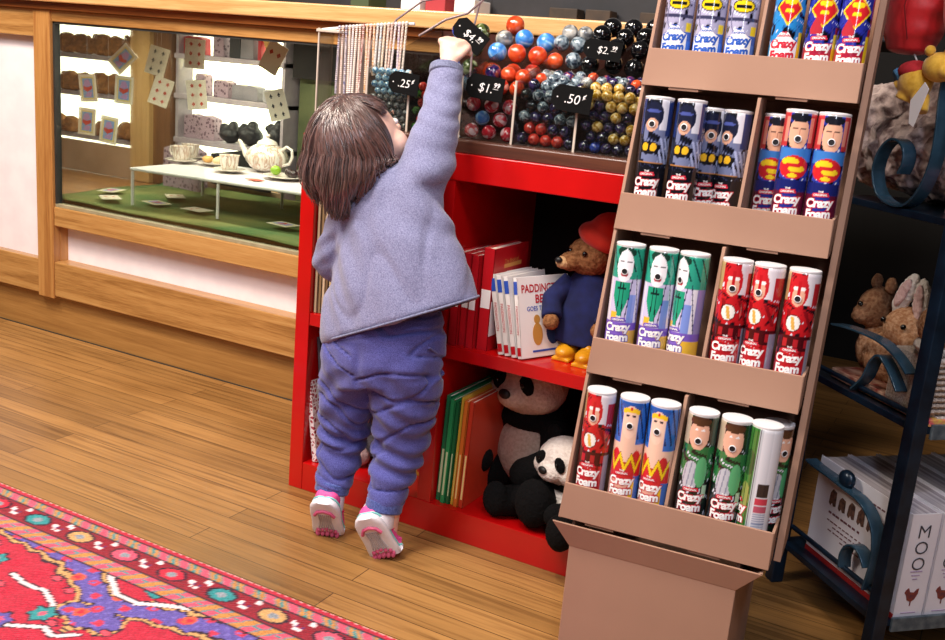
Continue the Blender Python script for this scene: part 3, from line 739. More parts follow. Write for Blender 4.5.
# ------------------------------------------------------------ plush toys in the bookcase
def fur(name, c1, c2, sc_=160, b_=.9):
    return mat(name, c1, c2, sc_, .95, b_, sheen=.0, spec=.2, dist=.004)
pandak = fur('black_plush_pile', '040405', '080709'); pandaw = fur('cream_plush_pile', 'bfa492', 'd2bba8')
pandaw2 = fur('white_plush_pile', 'd8ccc4', 'e8dfd8')
def furry(a=.0016, s=220): return lambda c, n: a*noise.noise(c*s)
def panda(loc, rz, s, label, tint, tilt=0, sq=0):
    q = (.30-sq)/.30
    T = Matrix.Translation(loc) @ Matrix.Rotation(rz, 4, 'Z') @ Matrix.Rotation(tilt, 4, 'Y') @ Matrix.Scale(s, 4)
    t = thing('plush_panda', label, 'toy', loc, rz)
    def part(nm, f, m, v=.006, it=3):
        me = blobmesh(f, v*s, it, nm, furry()); me.transform(T); setmat(me, m); return meobj(me, nm, t)
    part('torso', MB().ball((0, 0, .12*q), (.092, .075, .105*q)), tint)
    b = MB().ball((0, -.003, .215*q), (.092, .07, .035))
    for sd in (-1, 1):
        b.tube([(sd*.075, -.02, .205*q), (sd*.105, -.065, .14*q), (sd*.066, -.11, .095*q+.01)], [.036, .036, .034], 14)
        b.ball((sd*.066, -.11, .095*q+.01), .035)
    part('arms', b, pandak)
    for sd in (-1, 1):
        part('leg', MB().tube([(sd*.06, -.02, .05), (sd*.105, -.095, .045), (sd*.125, -.150, .050)], [.048, .046, .042], 14).ball((sd*.06, -.02, .05), .048).ball((sd*.125, -.155, .056), (.042, .034, .052)), pandak)
    Tk = T
    T = T @ Matrix.Translation((0, 0, -sq))
    h = part('head', MB().ball((0, -.02, .30), (.086, .074, .072)).ball((0, -.078, .285), (.040, .034, .030)).ball((.045, -.045, .285), (.04, .04, .036)).ball((-.045, -.045, .285), (.04, .04, .036)), tint)
    for sd in (-1, 1):
        e = part('ear', MB().ball((sd*.066, -.005, .362), (.026, .014, .026)), pandak)
        e = part('eye_patch', MB().ball((sd*.036, -.084, .315), (.017, .010, .023), R=Matrix.Rotation(-sd*.5, 3, 'Y')), pandak, .003)
        me = MB().ball((sd*.034, -.0945, .316), .005, 10).mesh('eye', mat('glass_eye', '050505', rough=.08)); me.transform(T); meobj(me, 'eye', t)
    me = MB().ball((0, -.112, .295), (.015, .008, .011), 14).mesh('nose', mat('nose_felt', '0c0a0b', rough=.5)); me.transform(T); meobj(me, 'nose', t)
    return t
panda((-.805, 1.885, .060), -.22, .98, 'large sitting panda plush filling the lower right cube', pandaw, -.05, .045)
panda((-.684, 1.790, .064), -.35, .72, 'small white faced panda plush sitting in front of the large one', pandaw2, .0, .115)

# plush bear, red hat + navy coat (plain stand-in)
BX = .022
bt = thing('plush_bear', 'brown plush bear in red knitted cap, navy coat and yellow boots, upper right cube', 'toy', (-.705, 1.80, .408), 0)
bt.matrix_basis = Matrix.Translation((-.705+BX, 1.815, .408))
bearf = fur('brown_bear_pile', '6e4426', '9a6a44'); navy = mat('navy_felt', '0c1440', '111b52', 40, .95, .4); hatr = mat('red_felt', 'c22414', 'd03018', 30, .9, .3, sheen=.2)
yb = mat('yellow_rubber', 'd99a1c', 'c9880f', 10, .35)
def bp(nm, f, m, v=.004, it=3, fr=True):
    # bear built in world space then carried by its root
    me = blobmesh(f, v, it, nm, furry(.0012) if fr else None); setmat(me, m); return meobj(me, nm, bt)
bp('head', MB().ball((-.722, 1.795, .612), (.046, .043, .040)).ball((-.748, 1.762, .602), (.024, .024, .019)), bearf)
bp('muzzle', MB().ball((-.757, 1.748, .600), (.016, .014, .013)), fur('tan_pile', 'b88e62', 'cca478'), .003)
MB().ball((-.762, 1.735, .606), (.008, .006, .006), 12).build('nose', mat('nose_felt', '0c0a0b'), bt, 60, world=True)
for dx, dy in ((-.030, -.030), (.004, -.041)):
    MB().ball((-.722+dx, 1.795+dy, .622), .0052, 10).build('eye', mat('glass_eye', '050505', rough=.08), bt, 60, world=True)
bp('coat', MB().loft([((-.712, 1.80, .44), (.075, 0, 0), (0, .052, 0)), ((-.712, 1.80, .50), (.062, 0, 0), (0, .048, 0)), ((-.716, 1.80, .565), (.044, 0, 0), (0, .036, 0)), ((-.718, 1.80, .58), (.03, 0, 0), (0, .026, 0))]), navy, .005, 4, False)
for sd in (-1, 1):
    bp('sleeve', MB().tube([(-.714+sd*.04, 1.795, .558), (-.714+sd*.066, 1.765, .52), (-.714+sd*.052, 1.74, .49)], [.022, .022, .021], 12), navy, .004, 3, False)
    bp('paw', MB().ball((-.714+sd*.050, 1.734, .484), (.017, .015, .017)), bearf, .003)
# red knitted cap, tall and rounded, tipped to the right
bp('hat', MB().ball((-.705, 1.802, .650), (.050, .048, .026), R=Matrix.Rotation(.35, 3, 'Y')).ball((-.690, 1.806, .672), (.040, .038, .030)), hatr, .004, 4, False)
bp('hat_pompom', MB().ball((-.668, 1.808, .700), .014), hatr, .004, 2)
for x, y in ((-.737, 1.765), (-.690, 1.752)):
    bp('boot', MB().ball((x, y, .424), (.021, .034, .016)).ball((x, y+.018, .440), (.018, .019, .028)).box(x-.019, x+.019, y-.03, y+.036, .408, .414), yb, .003, 2, False)
# grey plush with pink foot in lower left cube
gt = thing('plush_toy', 'grey plush animal with a pink foot in the lower left cube', 'toy', (-1.165, 1.84, .066))
me = blobmesh(MB().ball((-1.135, 1.88, .15), (.065, .06, .085)).ball((-1.13, 1.86, .26), (.05, .045, .045)).tube([(-1.15, 1.85, .11), (-1.17, 1.78, .095)], .026, 12), .006, 3, 'body', furry()); meobj(setmat(me, fur('grey_pile', '4a4448', '5e565c')), 'body', gt)
me = blobmesh(MB().ball((-1.172, 1.752, .090), (.030, .020, .024)), .004, 2, 'foot', furry()); meobj(setmat(me, fur('pink_grey_pile', 'a88a8c', 'b89a9a')), 'foot', gt)

# ------------------------------------------------------------ marble display on the bookcase
acr = clearmat('clear_acrylic', 'f2f4f2', .25, .02); acre = mat('acrylic_edge', 'b8a89a', 'cabdb0', 10, .2)
brown = wood('brown_ledge', '3c2018', '4c2a1e', '5e3626', 'x', .4, .5)
md = thing('marble_display', 'tiered clear acrylic marble bins on a brown board on the red bookcase', 'display', (-.95, 1.88, .787))
MB().box(-1.31, -.60, 1.700, 2.07, .787, .811).build('base_board', brown, md, 0, .002, True)
FY = 1.742
MB().box(-1.20, -.612, FY, FY+.003, .811, .928).build('front_pane', acr, md, 0, 0, True)
MB().box(-1.20, -.612, 1.868, 1.871, .86, .965).build('middle_pane', acr, md, 0, 0, True)
MB().box(-1.20, -.612, 2.03, 2.034, .811, 1.02).build('rear_pane', mat('smoke_back', '3a1e18', '4a2820', 10, .3), md, 0, 0, True)
for x in (-1.20, -1.098, -.978, -.862, -.733, -.615):
    MB().prism([(FY+.003, .811), (2.03, .811), (2.03, 1.03), (1.87, .975), (FY+.003, .928)], x, x+.003, 'yz').build('divider_pane', acr, md, 0, 0, True)
    MB().box(x-.0006, x+.0036, FY-.001, FY+.0015, .811, .930).build('pane_edge', acre, md, 0, 0, True)
MB().box(-1.20, -.612, 1.871, 2.03, .858, .862).build('rear_floor', acr, md, 0, 0, True)
MB().box(-1.20, -.612, FY+.003, 1.871, .8112, .8125).build('front_floor', brown, md, 0, 0, True)
SW = {
 'clear_blue': swirl('marble_clear_blue', '2a6aa8', '9fd0e0', 'd8e8e8', 120, glassy=.25), 'clear_grey': swirl('marble_clear_grey', '35383c', '7c8084', 'a8a49a', 120, glassy=.25),
 'navy': swirl('marble_navy', '101a52', '2a48b0', None, 60), 'red': swirl('marble_red', 'b8241c', 'd8442c', 'e8a898', 45), 'orange': swirl('marble_orange', 'c83a18', 'e0562a', None, 40),
 'pinkred': swirl('marble_pink_red', 'b01a2c', 'd0283a', 'eccad0', 50), 'sky': swirl('marble_sky', '3a7fd0', '5aa0e4', 'a8d4f4', 40), 'green': swirl('marble_green', '1e4a24', '4a7a34', None, 90),
 'smallred': swirl('marble_small_red', '9a1c18', 'd04030', None, 90), 'gold': swirl('marble_gold', '9a7018', 'c8a040', 'e0c890', 70), 'dark': swirl('marble_dark', '0c0c14', '1a1e38', '3a2a5a', 60),
 'irid': swirl('marble_iridescent', '14164a', '3a2060', '8a4038', 45), 'grey': swirl('marble_grey', '2a3440', '5a6c78', '98a4ac', 70), 'black': swirl('marble_black', '060608', '101014', None, 50),
 'silver': swirl('marble_silver', '5a5c60', '9a9a98', 'c8c4bc', 40), 'olive': swirl('marble_olive', '2a3218', '5c6a3a', 'b0b890', 40)}
BM = {}
def marble(c, r, p, label, group):
    if c not in BM:
        me = MB().ball((0, 0, 0), .01, 20).mesh('marble', SW[c]); me.polygons.foreach_set('use_smooth', [True]*len(me.polygons)); BM[c] = me
    o = bpy.data.objects.new('marble', BM[c]); COL.objects.link(o); o.location = p; s = r/.01; o.scale = (s, s, s)
    o.rotation_euler = (random.uniform(0, 6), random.uniform(0, 6), random.uniform(0, 6))
    tag(o, label, 'marble', group)
NAMEC = {'clear_blue': 'clear blue', 'clear_grey': 'clear grey', 'navy': 'navy', 'red': 'red swirled', 'orange': 'orange', 'pinkred': 'red and pink', 'sky': 'sky blue', 'green': 'green', 'smallred': 'red', 'gold': 'gold', 'dark': 'dark blue', 'irid': 'iridescent purple', 'grey': 'grey swirled', 'black': 'black', 'silver': 'silver', 'olive': 'olive'}
def fill(x0, x1, y, z0, z1, r, fn, where, size, layers=1):
    cols = max(1, int((x1-x0-.002)//(2*r))); dx = (x1-x0-2*r)/max(1, cols-1) if cols > 1 else 0
    rows = int((z1-z0-2*r)/(1.74*r))+1
    for L in range(layers):
        for k in range(rows - L):
            n_ = cols - (k % 2)*(1 if dx < 2.35*r else 0)
            for i in range(n_):
                x = x0+r+i*dx+(k % 2)*dx/2
                if x > x1-r+.0001: continue
                p = (x+random.uniform(-.1, .1)*r*.6, y+r+L*1.75*r+(k % 2)*.25*r, z0+r+k*1.74*r+L*.5*r)
                c = fn((x-x0)/(x1-x0), k/max(1, rows-1))
                marble(c, r*.985, p, 'small %s marble in the %s' % (NAMEC[c], where) if size == 's' else '%s %s marble in the %s' % ({'m': 'medium', 'l': 'large'}[size], NAMEC[c], where), '%s marbles in the %s' % (NAMEC[c], where))
R = random.random
Z0 = .8127; YF = FY+.004
fill(-1.195, -1.100, YF, Z0, .935, .0075, lambda u, v: 'clear_blue' if v > .55 else 'clear_grey', 'leftmost front bin', 's')
fill(-1.093, -.980, YF, Z0, .925, .0092, lambda u, v: random.choice(['smallred', 'green', 'smallred', 'green']), 'second front bin', 's')
fill(-.973, -.864, YF, Z0, .918, .0148, lambda u, v: random.choice(['pinkred', 'pinkred', 'red', 'sky']) if v > .2 else random.choice(['pinkred', 'pinkred', 'red']), 'middle front bin', 'm')
fill(-.857, -.735, YF, Z0, .928, .0118, lambda u, v: (random.choice(['smallred', 'smallred', 'smallred', 'dark']) if v < .45 else random.choice(['grey', 'grey', 'black', 'dark', 'olive'])), 'fourth front bin', 'm', 1)
fill(-.728, -.617, YF, Z0, .935, .0108, lambda u, v: random.choice(['dark', 'irid', 'dark', 'navy', 'dark']) if v < .2 else (random.choice(['gold', 'dark', 'gold', 'dark', 'silver']) if v < .6 else random.choice(['gold', 'gold', 'gold', 'dark'])), 'rightmost front bin', 'm', 1)
# second row behind + sloping heap to the rear bins
def heap(x0, x1, r, rows, pick, where, size):
    for (y, z) in rows:
        n_ = max(1, int((x1-x0)/(2.02*r))); st = (x1-x0)/n_
        for i in range(n_):
            x = x0+st*(i+.5)+random.uniform(-.15, .15)*r
            c = pick((x-x0)/(x1-x0), z)
            marble(c, r*random.uniform(.93, 1.0), (x, y+random.uniform(-.1, .1)*r, z+random.uniform(-.12, .12)*r), '%s %s marble heaped in the %s' % (size, NAMEC[c], where), '%s marbles heaped in the %s' % (NAMEC[c], where))
heap(-.970, -.864, .0165, [(1.785, .915), (1.815, .938)], lambda u, z: random.choice(['orange', 'sky', 'irid', 'red']), 'middle bin behind the front row', 'large')
heap(-.857, -.735, .0118, [(1.775, .905), (1.79, .925), (1.815, .937), (1.84, .945)], lambda u, z: random.choice(['grey', 'grey', 'orange', 'irid', 'silver']) if z > .93 else random.choice(['grey', 'dark', 'black']), 'fourth bin behind the front row', 'medium')
heap(-.728, -.617, .0108, [(1.775, .91), (1.785, .931), (1.81, .941), (1.835, .945)], lambda u, z: (random.choice(['gold', 'gold', 'gold', 'dark']) if z < .938 else random.choice(['grey', 'orange', 'dark', 'grey', 'irid'])), 'rightmost bin behind the front row', 'medium')
heap(-1.11, -1.02, .0195, [(1.889, .945), (1.900, .985), (1.92, 1.018)], lambda u, z: 'navy' if u < .5 else 'olive', 'left rear bin', 'large')
heap(-1.01, -.875, .0205, [(1.889, .942), (1.900, .980), (1.93, 1.010)], lambda u, z: random.choice(['orange', 'orange', 'red', 'sky', 'silver', 'orange']), 'middle rear bin', 'large')
heap(-1.01, -.95, .02, [(1.95, 1.038)], lambda u, z: 'navy' if u < .4 else 'orange', 'middle rear bin, topmost', 'large')
heap(-.872, -.800, .0175, [(1.887, .94), (1.900, .975), (1.92, 1.008), (1.95, 1.03)], lambda u, z: random.choice(['silver', 'silver', 'grey', 'orange']), 'fourth rear bin', 'large')
heap(-.805, -.617, .0195, [(1.892, .90), (1.888, .937), (1.900, .972), (1.915, 1.005), (1.945, 1.030)], lambda u, z: 'black', 'right rear bin', 'large')
heap(-.795, -.625, .0195, [(1.985, 1.050)], lambda u, z: 'black', 'right rear bin, topmost', 'large')

# price tags
tagm = mat('black_tag_card', '030304', '050506', 20, .7, spec=.15)
def ptag(x, y, z, w_, h_, big, small, label, rz=.12, ry=.08, notch=True, dollar='', ds=None):
    t = thing('price_tag', label, 'tag', (x, y, z), 0, R=(Matrix.Rotation(rz, 3, 'Z') @ Matrix.Rotation(ry, 3, 'Y')))
    c = h_*.28
    poly = [(-w_/2+c, -h_/2), (w_/2, -h_/2), (w_/2, h_/2), (-w_/2+c, h_/2), (-w_/2, h_/2-c), (-w_/2, -h_/2+c)]
    MB().prism(poly, 0, .0016, 'xz').build('card', tagm, t, 0)
    T = Matrix.Translation((0, -.0008, 0)) @ SF
    b = MB(); s = h_*.62
    b.text(big, s*.85, Matrix.Translation((w_*.02, -.0008, -h_*.02)) @ SF, offset=-.0001, shear=.15)
    b.text(small, s*.45, Matrix.Translation((w_*(.31 if len(big) < 4 else .34), -.0008, h_*.16)) @ SF, offset=.0002, shear=.15)
    if dollar == '_': b.box(w_*.22, w_*.36, -.001, -.0006, 0, .0008)
    b.build('price_lettering', wlet, t, 0)
    MB().lathe([(.0001, 0), (.0013, 0), (.0013, .0006), (.0001, .0006)], 10, T=Matrix.Translation((-w_/2+c*.9, -.0002, 0)) @ Matrix.Rotation(PI/2, 4, 'X')).build('eyelet', wlet, t, 0)
    b = MB().tube([(-w_/2+c*.9, .001, 0), (-w_/2+c*.6, .012, .004)], .0007, 6); b.build('hook', mat('clear_thread', 'cfcfcf', rough=.4), t, 60)
ptag(-1.098, 1.722, .905, .066, .042, '.25', '¢', 'black price tag reading .25¢ on the left front bin', .10)
ptag(-.916, 1.722, .912, .076, .045, '$1.', '99', 'black price tag reading $1.99 on the middle front bin', .12, .10, dollar='_')
ptag(-.738, 1.724, .907, .076, .046, '.50', '¢', 'black price tag reading .50¢ on the fourth front bin', .12)
ptag(-.742, 1.858, 1.000, .075, .036, '$2.', '99', 'black price tag reading $2.99 in front of the big black marbles', .12, dollar='_')
ptag(-.980, 1.762, 1.007, .075, .042, '$4.', '99', 'black price tag tilted downwards beside the raised hand', .12, .62, dollar='_')

# bead strings on a rod
rs = thing('bead_stand', 'clear acrylic stand with a white rod holding bead strings', 'stand', (-1.24, 1.80, .811))
MB().box(-1.345, -1.342, 1.77, 1.82, .80, 1.0).build('side_sheet', acr, rs, 0, 0, True)
MB().box(-1.346, -1.343, 1.767, 1.77, .80, 1.0).build('sheet_edge', acre, rs, 0, 0, True)
MB().box(-1.35, -1.29, 1.765, 1.80, .992, .998).build('rod_bracket', acre, rs, 0, .001, True)
rod = [(-1.345, 1.78, .997), (-1.24, 1.79, 1.012), (-1.13, 1.80, 1.022)]
MB().tube(rod, .003, 10).build('rod', mat('white_rod', 'e8e2e2', rough=.3), rs, 60, world=True)
MB().box(-1.335, -1.215, 1.825, 1.835, .811, .985).build('backing_card', mat('taupe_card', '7a6a62', '86766c', 14, .7), rs, 0, 0, True)
bcols = ['5a5c8a', 'c9a898', '4c5088', 'd8c0b0', 'c8c4cc', 'e0d4c8', 'd8b8a8', '9a3a34', 'd8a058', 'e0a890', 'e09a3c', 'c8d0d4', 'b8ccd8', 'd8c09a', 'e0c8b8', 'c89a88', 'd8ccd0', 'b8a8c8', 'd4b4a8', 'c8c0b0']
for k, c in enumerate(bcols):
    u = .21+.76*k/len(bcols); x = -1.345+.215*u
    zt = .997+.025*u; y = 1.778+.02*u
    L = .135 if k < 9 else .10
    pts_ = []; rr = []
    n_ = 34; sw = random.uniform(-.006, .004)
    for i in range(n_*2+1):
        f = i/(n_*2); pts_.append((x+sw*f, y-.004, zt-L*f)); rr.append(.0032 if i % 2 else .0016)
    o = MB().tube(pts_, rr, 6).ball((x, y-.003, zt+.002), .004, 8, 0).build('bead_string', mat('bead_'+c, c, 'e8dcd4', 300, .3), None, 60)
    cn = {'5a': 'blue grey', 'c9': 'dusty rose', '4c': 'slate blue', 'd8': 'peach', 'c8': 'pale grey', 'e0': 'light orange', '9a': 'dark red', 'b8': 'pale blue', 'd4': 'blush'}[c[:2]]
    tag(o, 'string of %s beads hanging from the white rod' % cn, 'beads', '%s bead strings on the white rod' % cn)
# curved wires
wr = MB().tube([(-1.22, 1.84, 1.0), (-1.20, 1.84, 1.03), (-1.14, 1.84, 1.07), (-1.04, 1.84, 1.088), (-.98, 1.84, 1.10)], .0024, 8)
tag(wr.build('wire_loop', mat('rose_grey_wire', 'a89498', 'b8a4a6', 20, .3, metal=.5), None, 60), 'rose grey bent wire curving up left of the hand, longest one', 'wire')
wr = MB().tube([(-1.13, 1.82, 1.0), (-1.07, 1.82, 1.035), (-1.02, 1.82, 1.05), (-.99, 1.82, 1.075), (-.985, 1.82, 1.10)], .0026, 8)
tag(wr.build('wire_loop', MATS['rose_grey_wire'], None, 60), 'rose grey wire curving over the bead rod towards the hand', 'wire')
wr = MB().tube([(-1.02, 1.85, .90), (-1.02, 1.85, 1.03), (-1.012, 1.85, 1.07), (-1.00, 1.85, 1.085)], .0022, 8)
tag(wr.build('wire_loop', MATS['rose_grey_wire'], None, 60), 'upright rose grey wire beside the navy marbles', 'wire')
# worktop clutter, dark shelf on the counter
tag(MB().box(-1.20, -.25, 2.25, 2.7, 1.066, 1.30).box(-2.0, -1.2, 2.40, 2.72, 1.066, 1.20).build('black_cabinet', blackc, None, 0, .004), 'low black cabinet standing on the oak worktop', 'cabinet')
for k, (x, c, lab) in enumerate([(-1.40, 'e0dcdc', 'white carton at the edge of the worktop, leftmost'), (-1.33, 'a03038', 'red and white carton on the worktop beside the black cabinet'), (-1.25, 'e4e0de', 'white carton on the worktop touching the black cabinet'), (-1.55, '3c4a30', 'dark green carton on the worktop above the showcase')]):
    tag(MB().box(x, x+.055, 2.16, 2.24, 1.066, 1.10).build('carton', mat('carton_'+c, c, c, 10, .5), None, 0, .002), lab, 'box')
for k, (x, w_) in enumerate([(-1.02, .07), (-.93, .06), (-.80, .09)]):
    tag(MB().box(x, x+w_, 2.20, 2.245, 1.066, 1.095).build('name_plate', mat('dull_brown_card', '2a2018', '3a2c20', 30, .7), None, 0, .002), ['small dull brown block on the worktop behind the orange marbles', 'small dull brown block behind the silver marbles', 'long dull brown block behind the black marbles'][k], 'block')
# ------------------------------------------------------------ cardboard display with spray cans
card_ = mat('kraft_cardboard', '9c7763', 'a47e69', 5, .75, .08); cardin = mat('kraft_inner', '8a6552', '926c58', 8, .8)
cardedge = mat('corrugated_edge', 'b88c6c', '8c6448', 700, .8, .5)
TH = math.radians(5.03)
dloc = (-.521, 1.35, .346)
cdp = thing('cardboard_display', 'tall brown cardboard floor display with four tiers of spray cans', 'display', (dloc[0], dloc[1], 0), TH)
ZB = dloc[2]; WD = .312; TD = .115
def tier(k): return ZB+.218*k, .061*k      # lip top z, front t
# base box
MB().box(.018, .274, 0.0, .004, .0, ZB-.10).build('base_front', card_, cdp, 0, .001)
MB().box(.018, .274, .30, .304, .0, ZB-.05).build('base_back', card_, cdp, 0, .001)
MB().box(.018, .022, .004, .30, 0, ZB-.058).build('base_side', card_, cdp, 0, .001)
MB().box(.270, .274, .004, .30, 0, ZB-.058).build('base_side', card_, cdp, 0, .001)
# flared collar
b = MB(); zc = ZB-.062; zb = ZB-.102
b.add([(.018, -.0005, zb), (.274, -.0005, zb), (.308, -.012, zc), (-.010, -.012, zc), (.018, .003, zb), (.274, .003, zb), (.308, -.008, zc), (-.010, -.008, zc)],
      [(0, 1, 2, 3), (4, 7, 6, 5), (3, 2, 6, 7), (0, 3, 7, 4), (1, 5, 6, 2), (0, 4, 5, 1)])
b.build('collar', card_, cdp, 0, .0008)
b = MB(); b.add([(.274, 0, zb), (.274, .28, zb), (.308, .29, zc), (.308, -.012, zc), (.270, 0, zb), (.270, .28, zb), (.304, .29, zc), (.304, -.012, zc)],
      [(0, 1, 2, 3), (4, 7, 6, 5), (3, 2, 6, 7), (0, 3, 7, 4), (1, 5, 6, 2), (0, 4, 5, 1)])
b.build('collar', card_, cdp, 0, .0008)
# leaning side panels and back
ztop = 1.30; lt = math.tan(math.radians(15.7))
prof = [(-.012, ZB-.06), (.0, ZB)]
for sgn, x in ((0, -.003), (1, WD+.004)):
    SB = .012 if sgn == 0 else .052
    prof = [(SB-.016, ZB-.058), (lt*(ztop-ZB+.0)+SB, ztop), (lt*(ztop-ZB)+TD+.01, ztop), (lt*(ZB-.058-ZB)+TD+.03, ZB-.058)]
    MB().prism(prof, x, x+(.005 if sgn == 0 else .010), 'yz').build('side_panel', card_, cdp, 0, .0008)
MB().prism([(lt*0+TD+.005, ZB-.058), (lt*(ztop-ZB)+TD+.005, ztop), (lt*(ztop-ZB)+TD+.009, ztop), (TD+.009, ZB-.058)], 0, WD, 'yz').build('back_panel', cardin, cdp, 0, 0)
for k in range(4):
    zl, tk = tier(k)
    fl = zl-.056
    MB().add([(0, tk+.002, fl), (WD, tk+.002, fl), (WD, tk+.052, fl), (0, tk+.052, fl), (WD, tk+TD+.008, fl-.011), (0, tk+TD+.008, fl-.011), (0, tk+.002, fl+.004), (WD, tk+.002, fl+.004), (WD, tk+.052, fl+.004), (0, tk+.052, fl+.004), (WD, tk+TD+.008, fl-.007), (0, tk+TD+.008, fl-.007)], [(0, 3, 2, 1), (3, 5, 4, 2), (6, 7, 8, 9), (9, 8, 10, 11), (0, 1, 7, 6), (5, 11, 10, 4), (1, 2, 8, 7), (2, 4, 10, 8), (0, 6, 9, 3), (3, 9, 11, 5)]).build('tray_floor', cardin, cdp, 0, 0)
    # front lip, slightly wider at the bottom, folded back along the sides
    b = MB(); y0 = tk-.002
    b.add([(-.003, y0-.004, fl-.0), (WD+.002, y0-.004, fl), (WD+.001, y0, zl), (.001, y0, zl), (-.003, y0+.001, fl), (WD+.002, y0+.001, fl), (WD+.001, y0+.004, zl), (.001, y0+.004, zl)],
          [(0, 1, 2, 3), (4, 7, 6, 5), (3, 2, 6, 7), (0, 3, 7, 4), (1, 5, 6, 2), (0, 4, 5, 1)])
    b.build('front_lip', card_, cdp, 0, .0008)
    MB().prism([(y0-.003, fl), (y0+.001, zl), (y0+.062, zl), (y0+.048, fl)], WD-.002, WD+.002, 'yz').build('lip_return', card_, cdp, 0, .0005)
    sd = [.153, .166, .176, .160][k]; hd = .158
    MB().prism([(y0+.006, fl+.004), (y0+.010, zl+.0), (tk+.050, zl+hd), (tk+TD, zl+hd), (tk+TD, fl+.004)], sd, sd+.005, 'yz').build('divider', card_, cdp, 0, .0005)
    b = MB().box(WD/2-.0015, WD/2+.0015, y0-.0045, y0-.0035, fl+.002, zl-.002)
    # die-cut tuck slots under the lip
    b = MB().box(.05, .09, y0-.003, y0+.03, fl-.004, fl-.001).box(.20, .245, y0-.003, y0+.03, fl-.004, fl-.001)
    MB().box(.04, .085, y0-.002, y0+.03, fl-.004, fl-.0005).build('tuck_flap', cardin, cdp, 0, 0)
    MB().box(.20, .245, y0-.002, y0+.03, fl-.004, fl-.0005).build('tuck_flap', cardin, cdp, 0, 0)

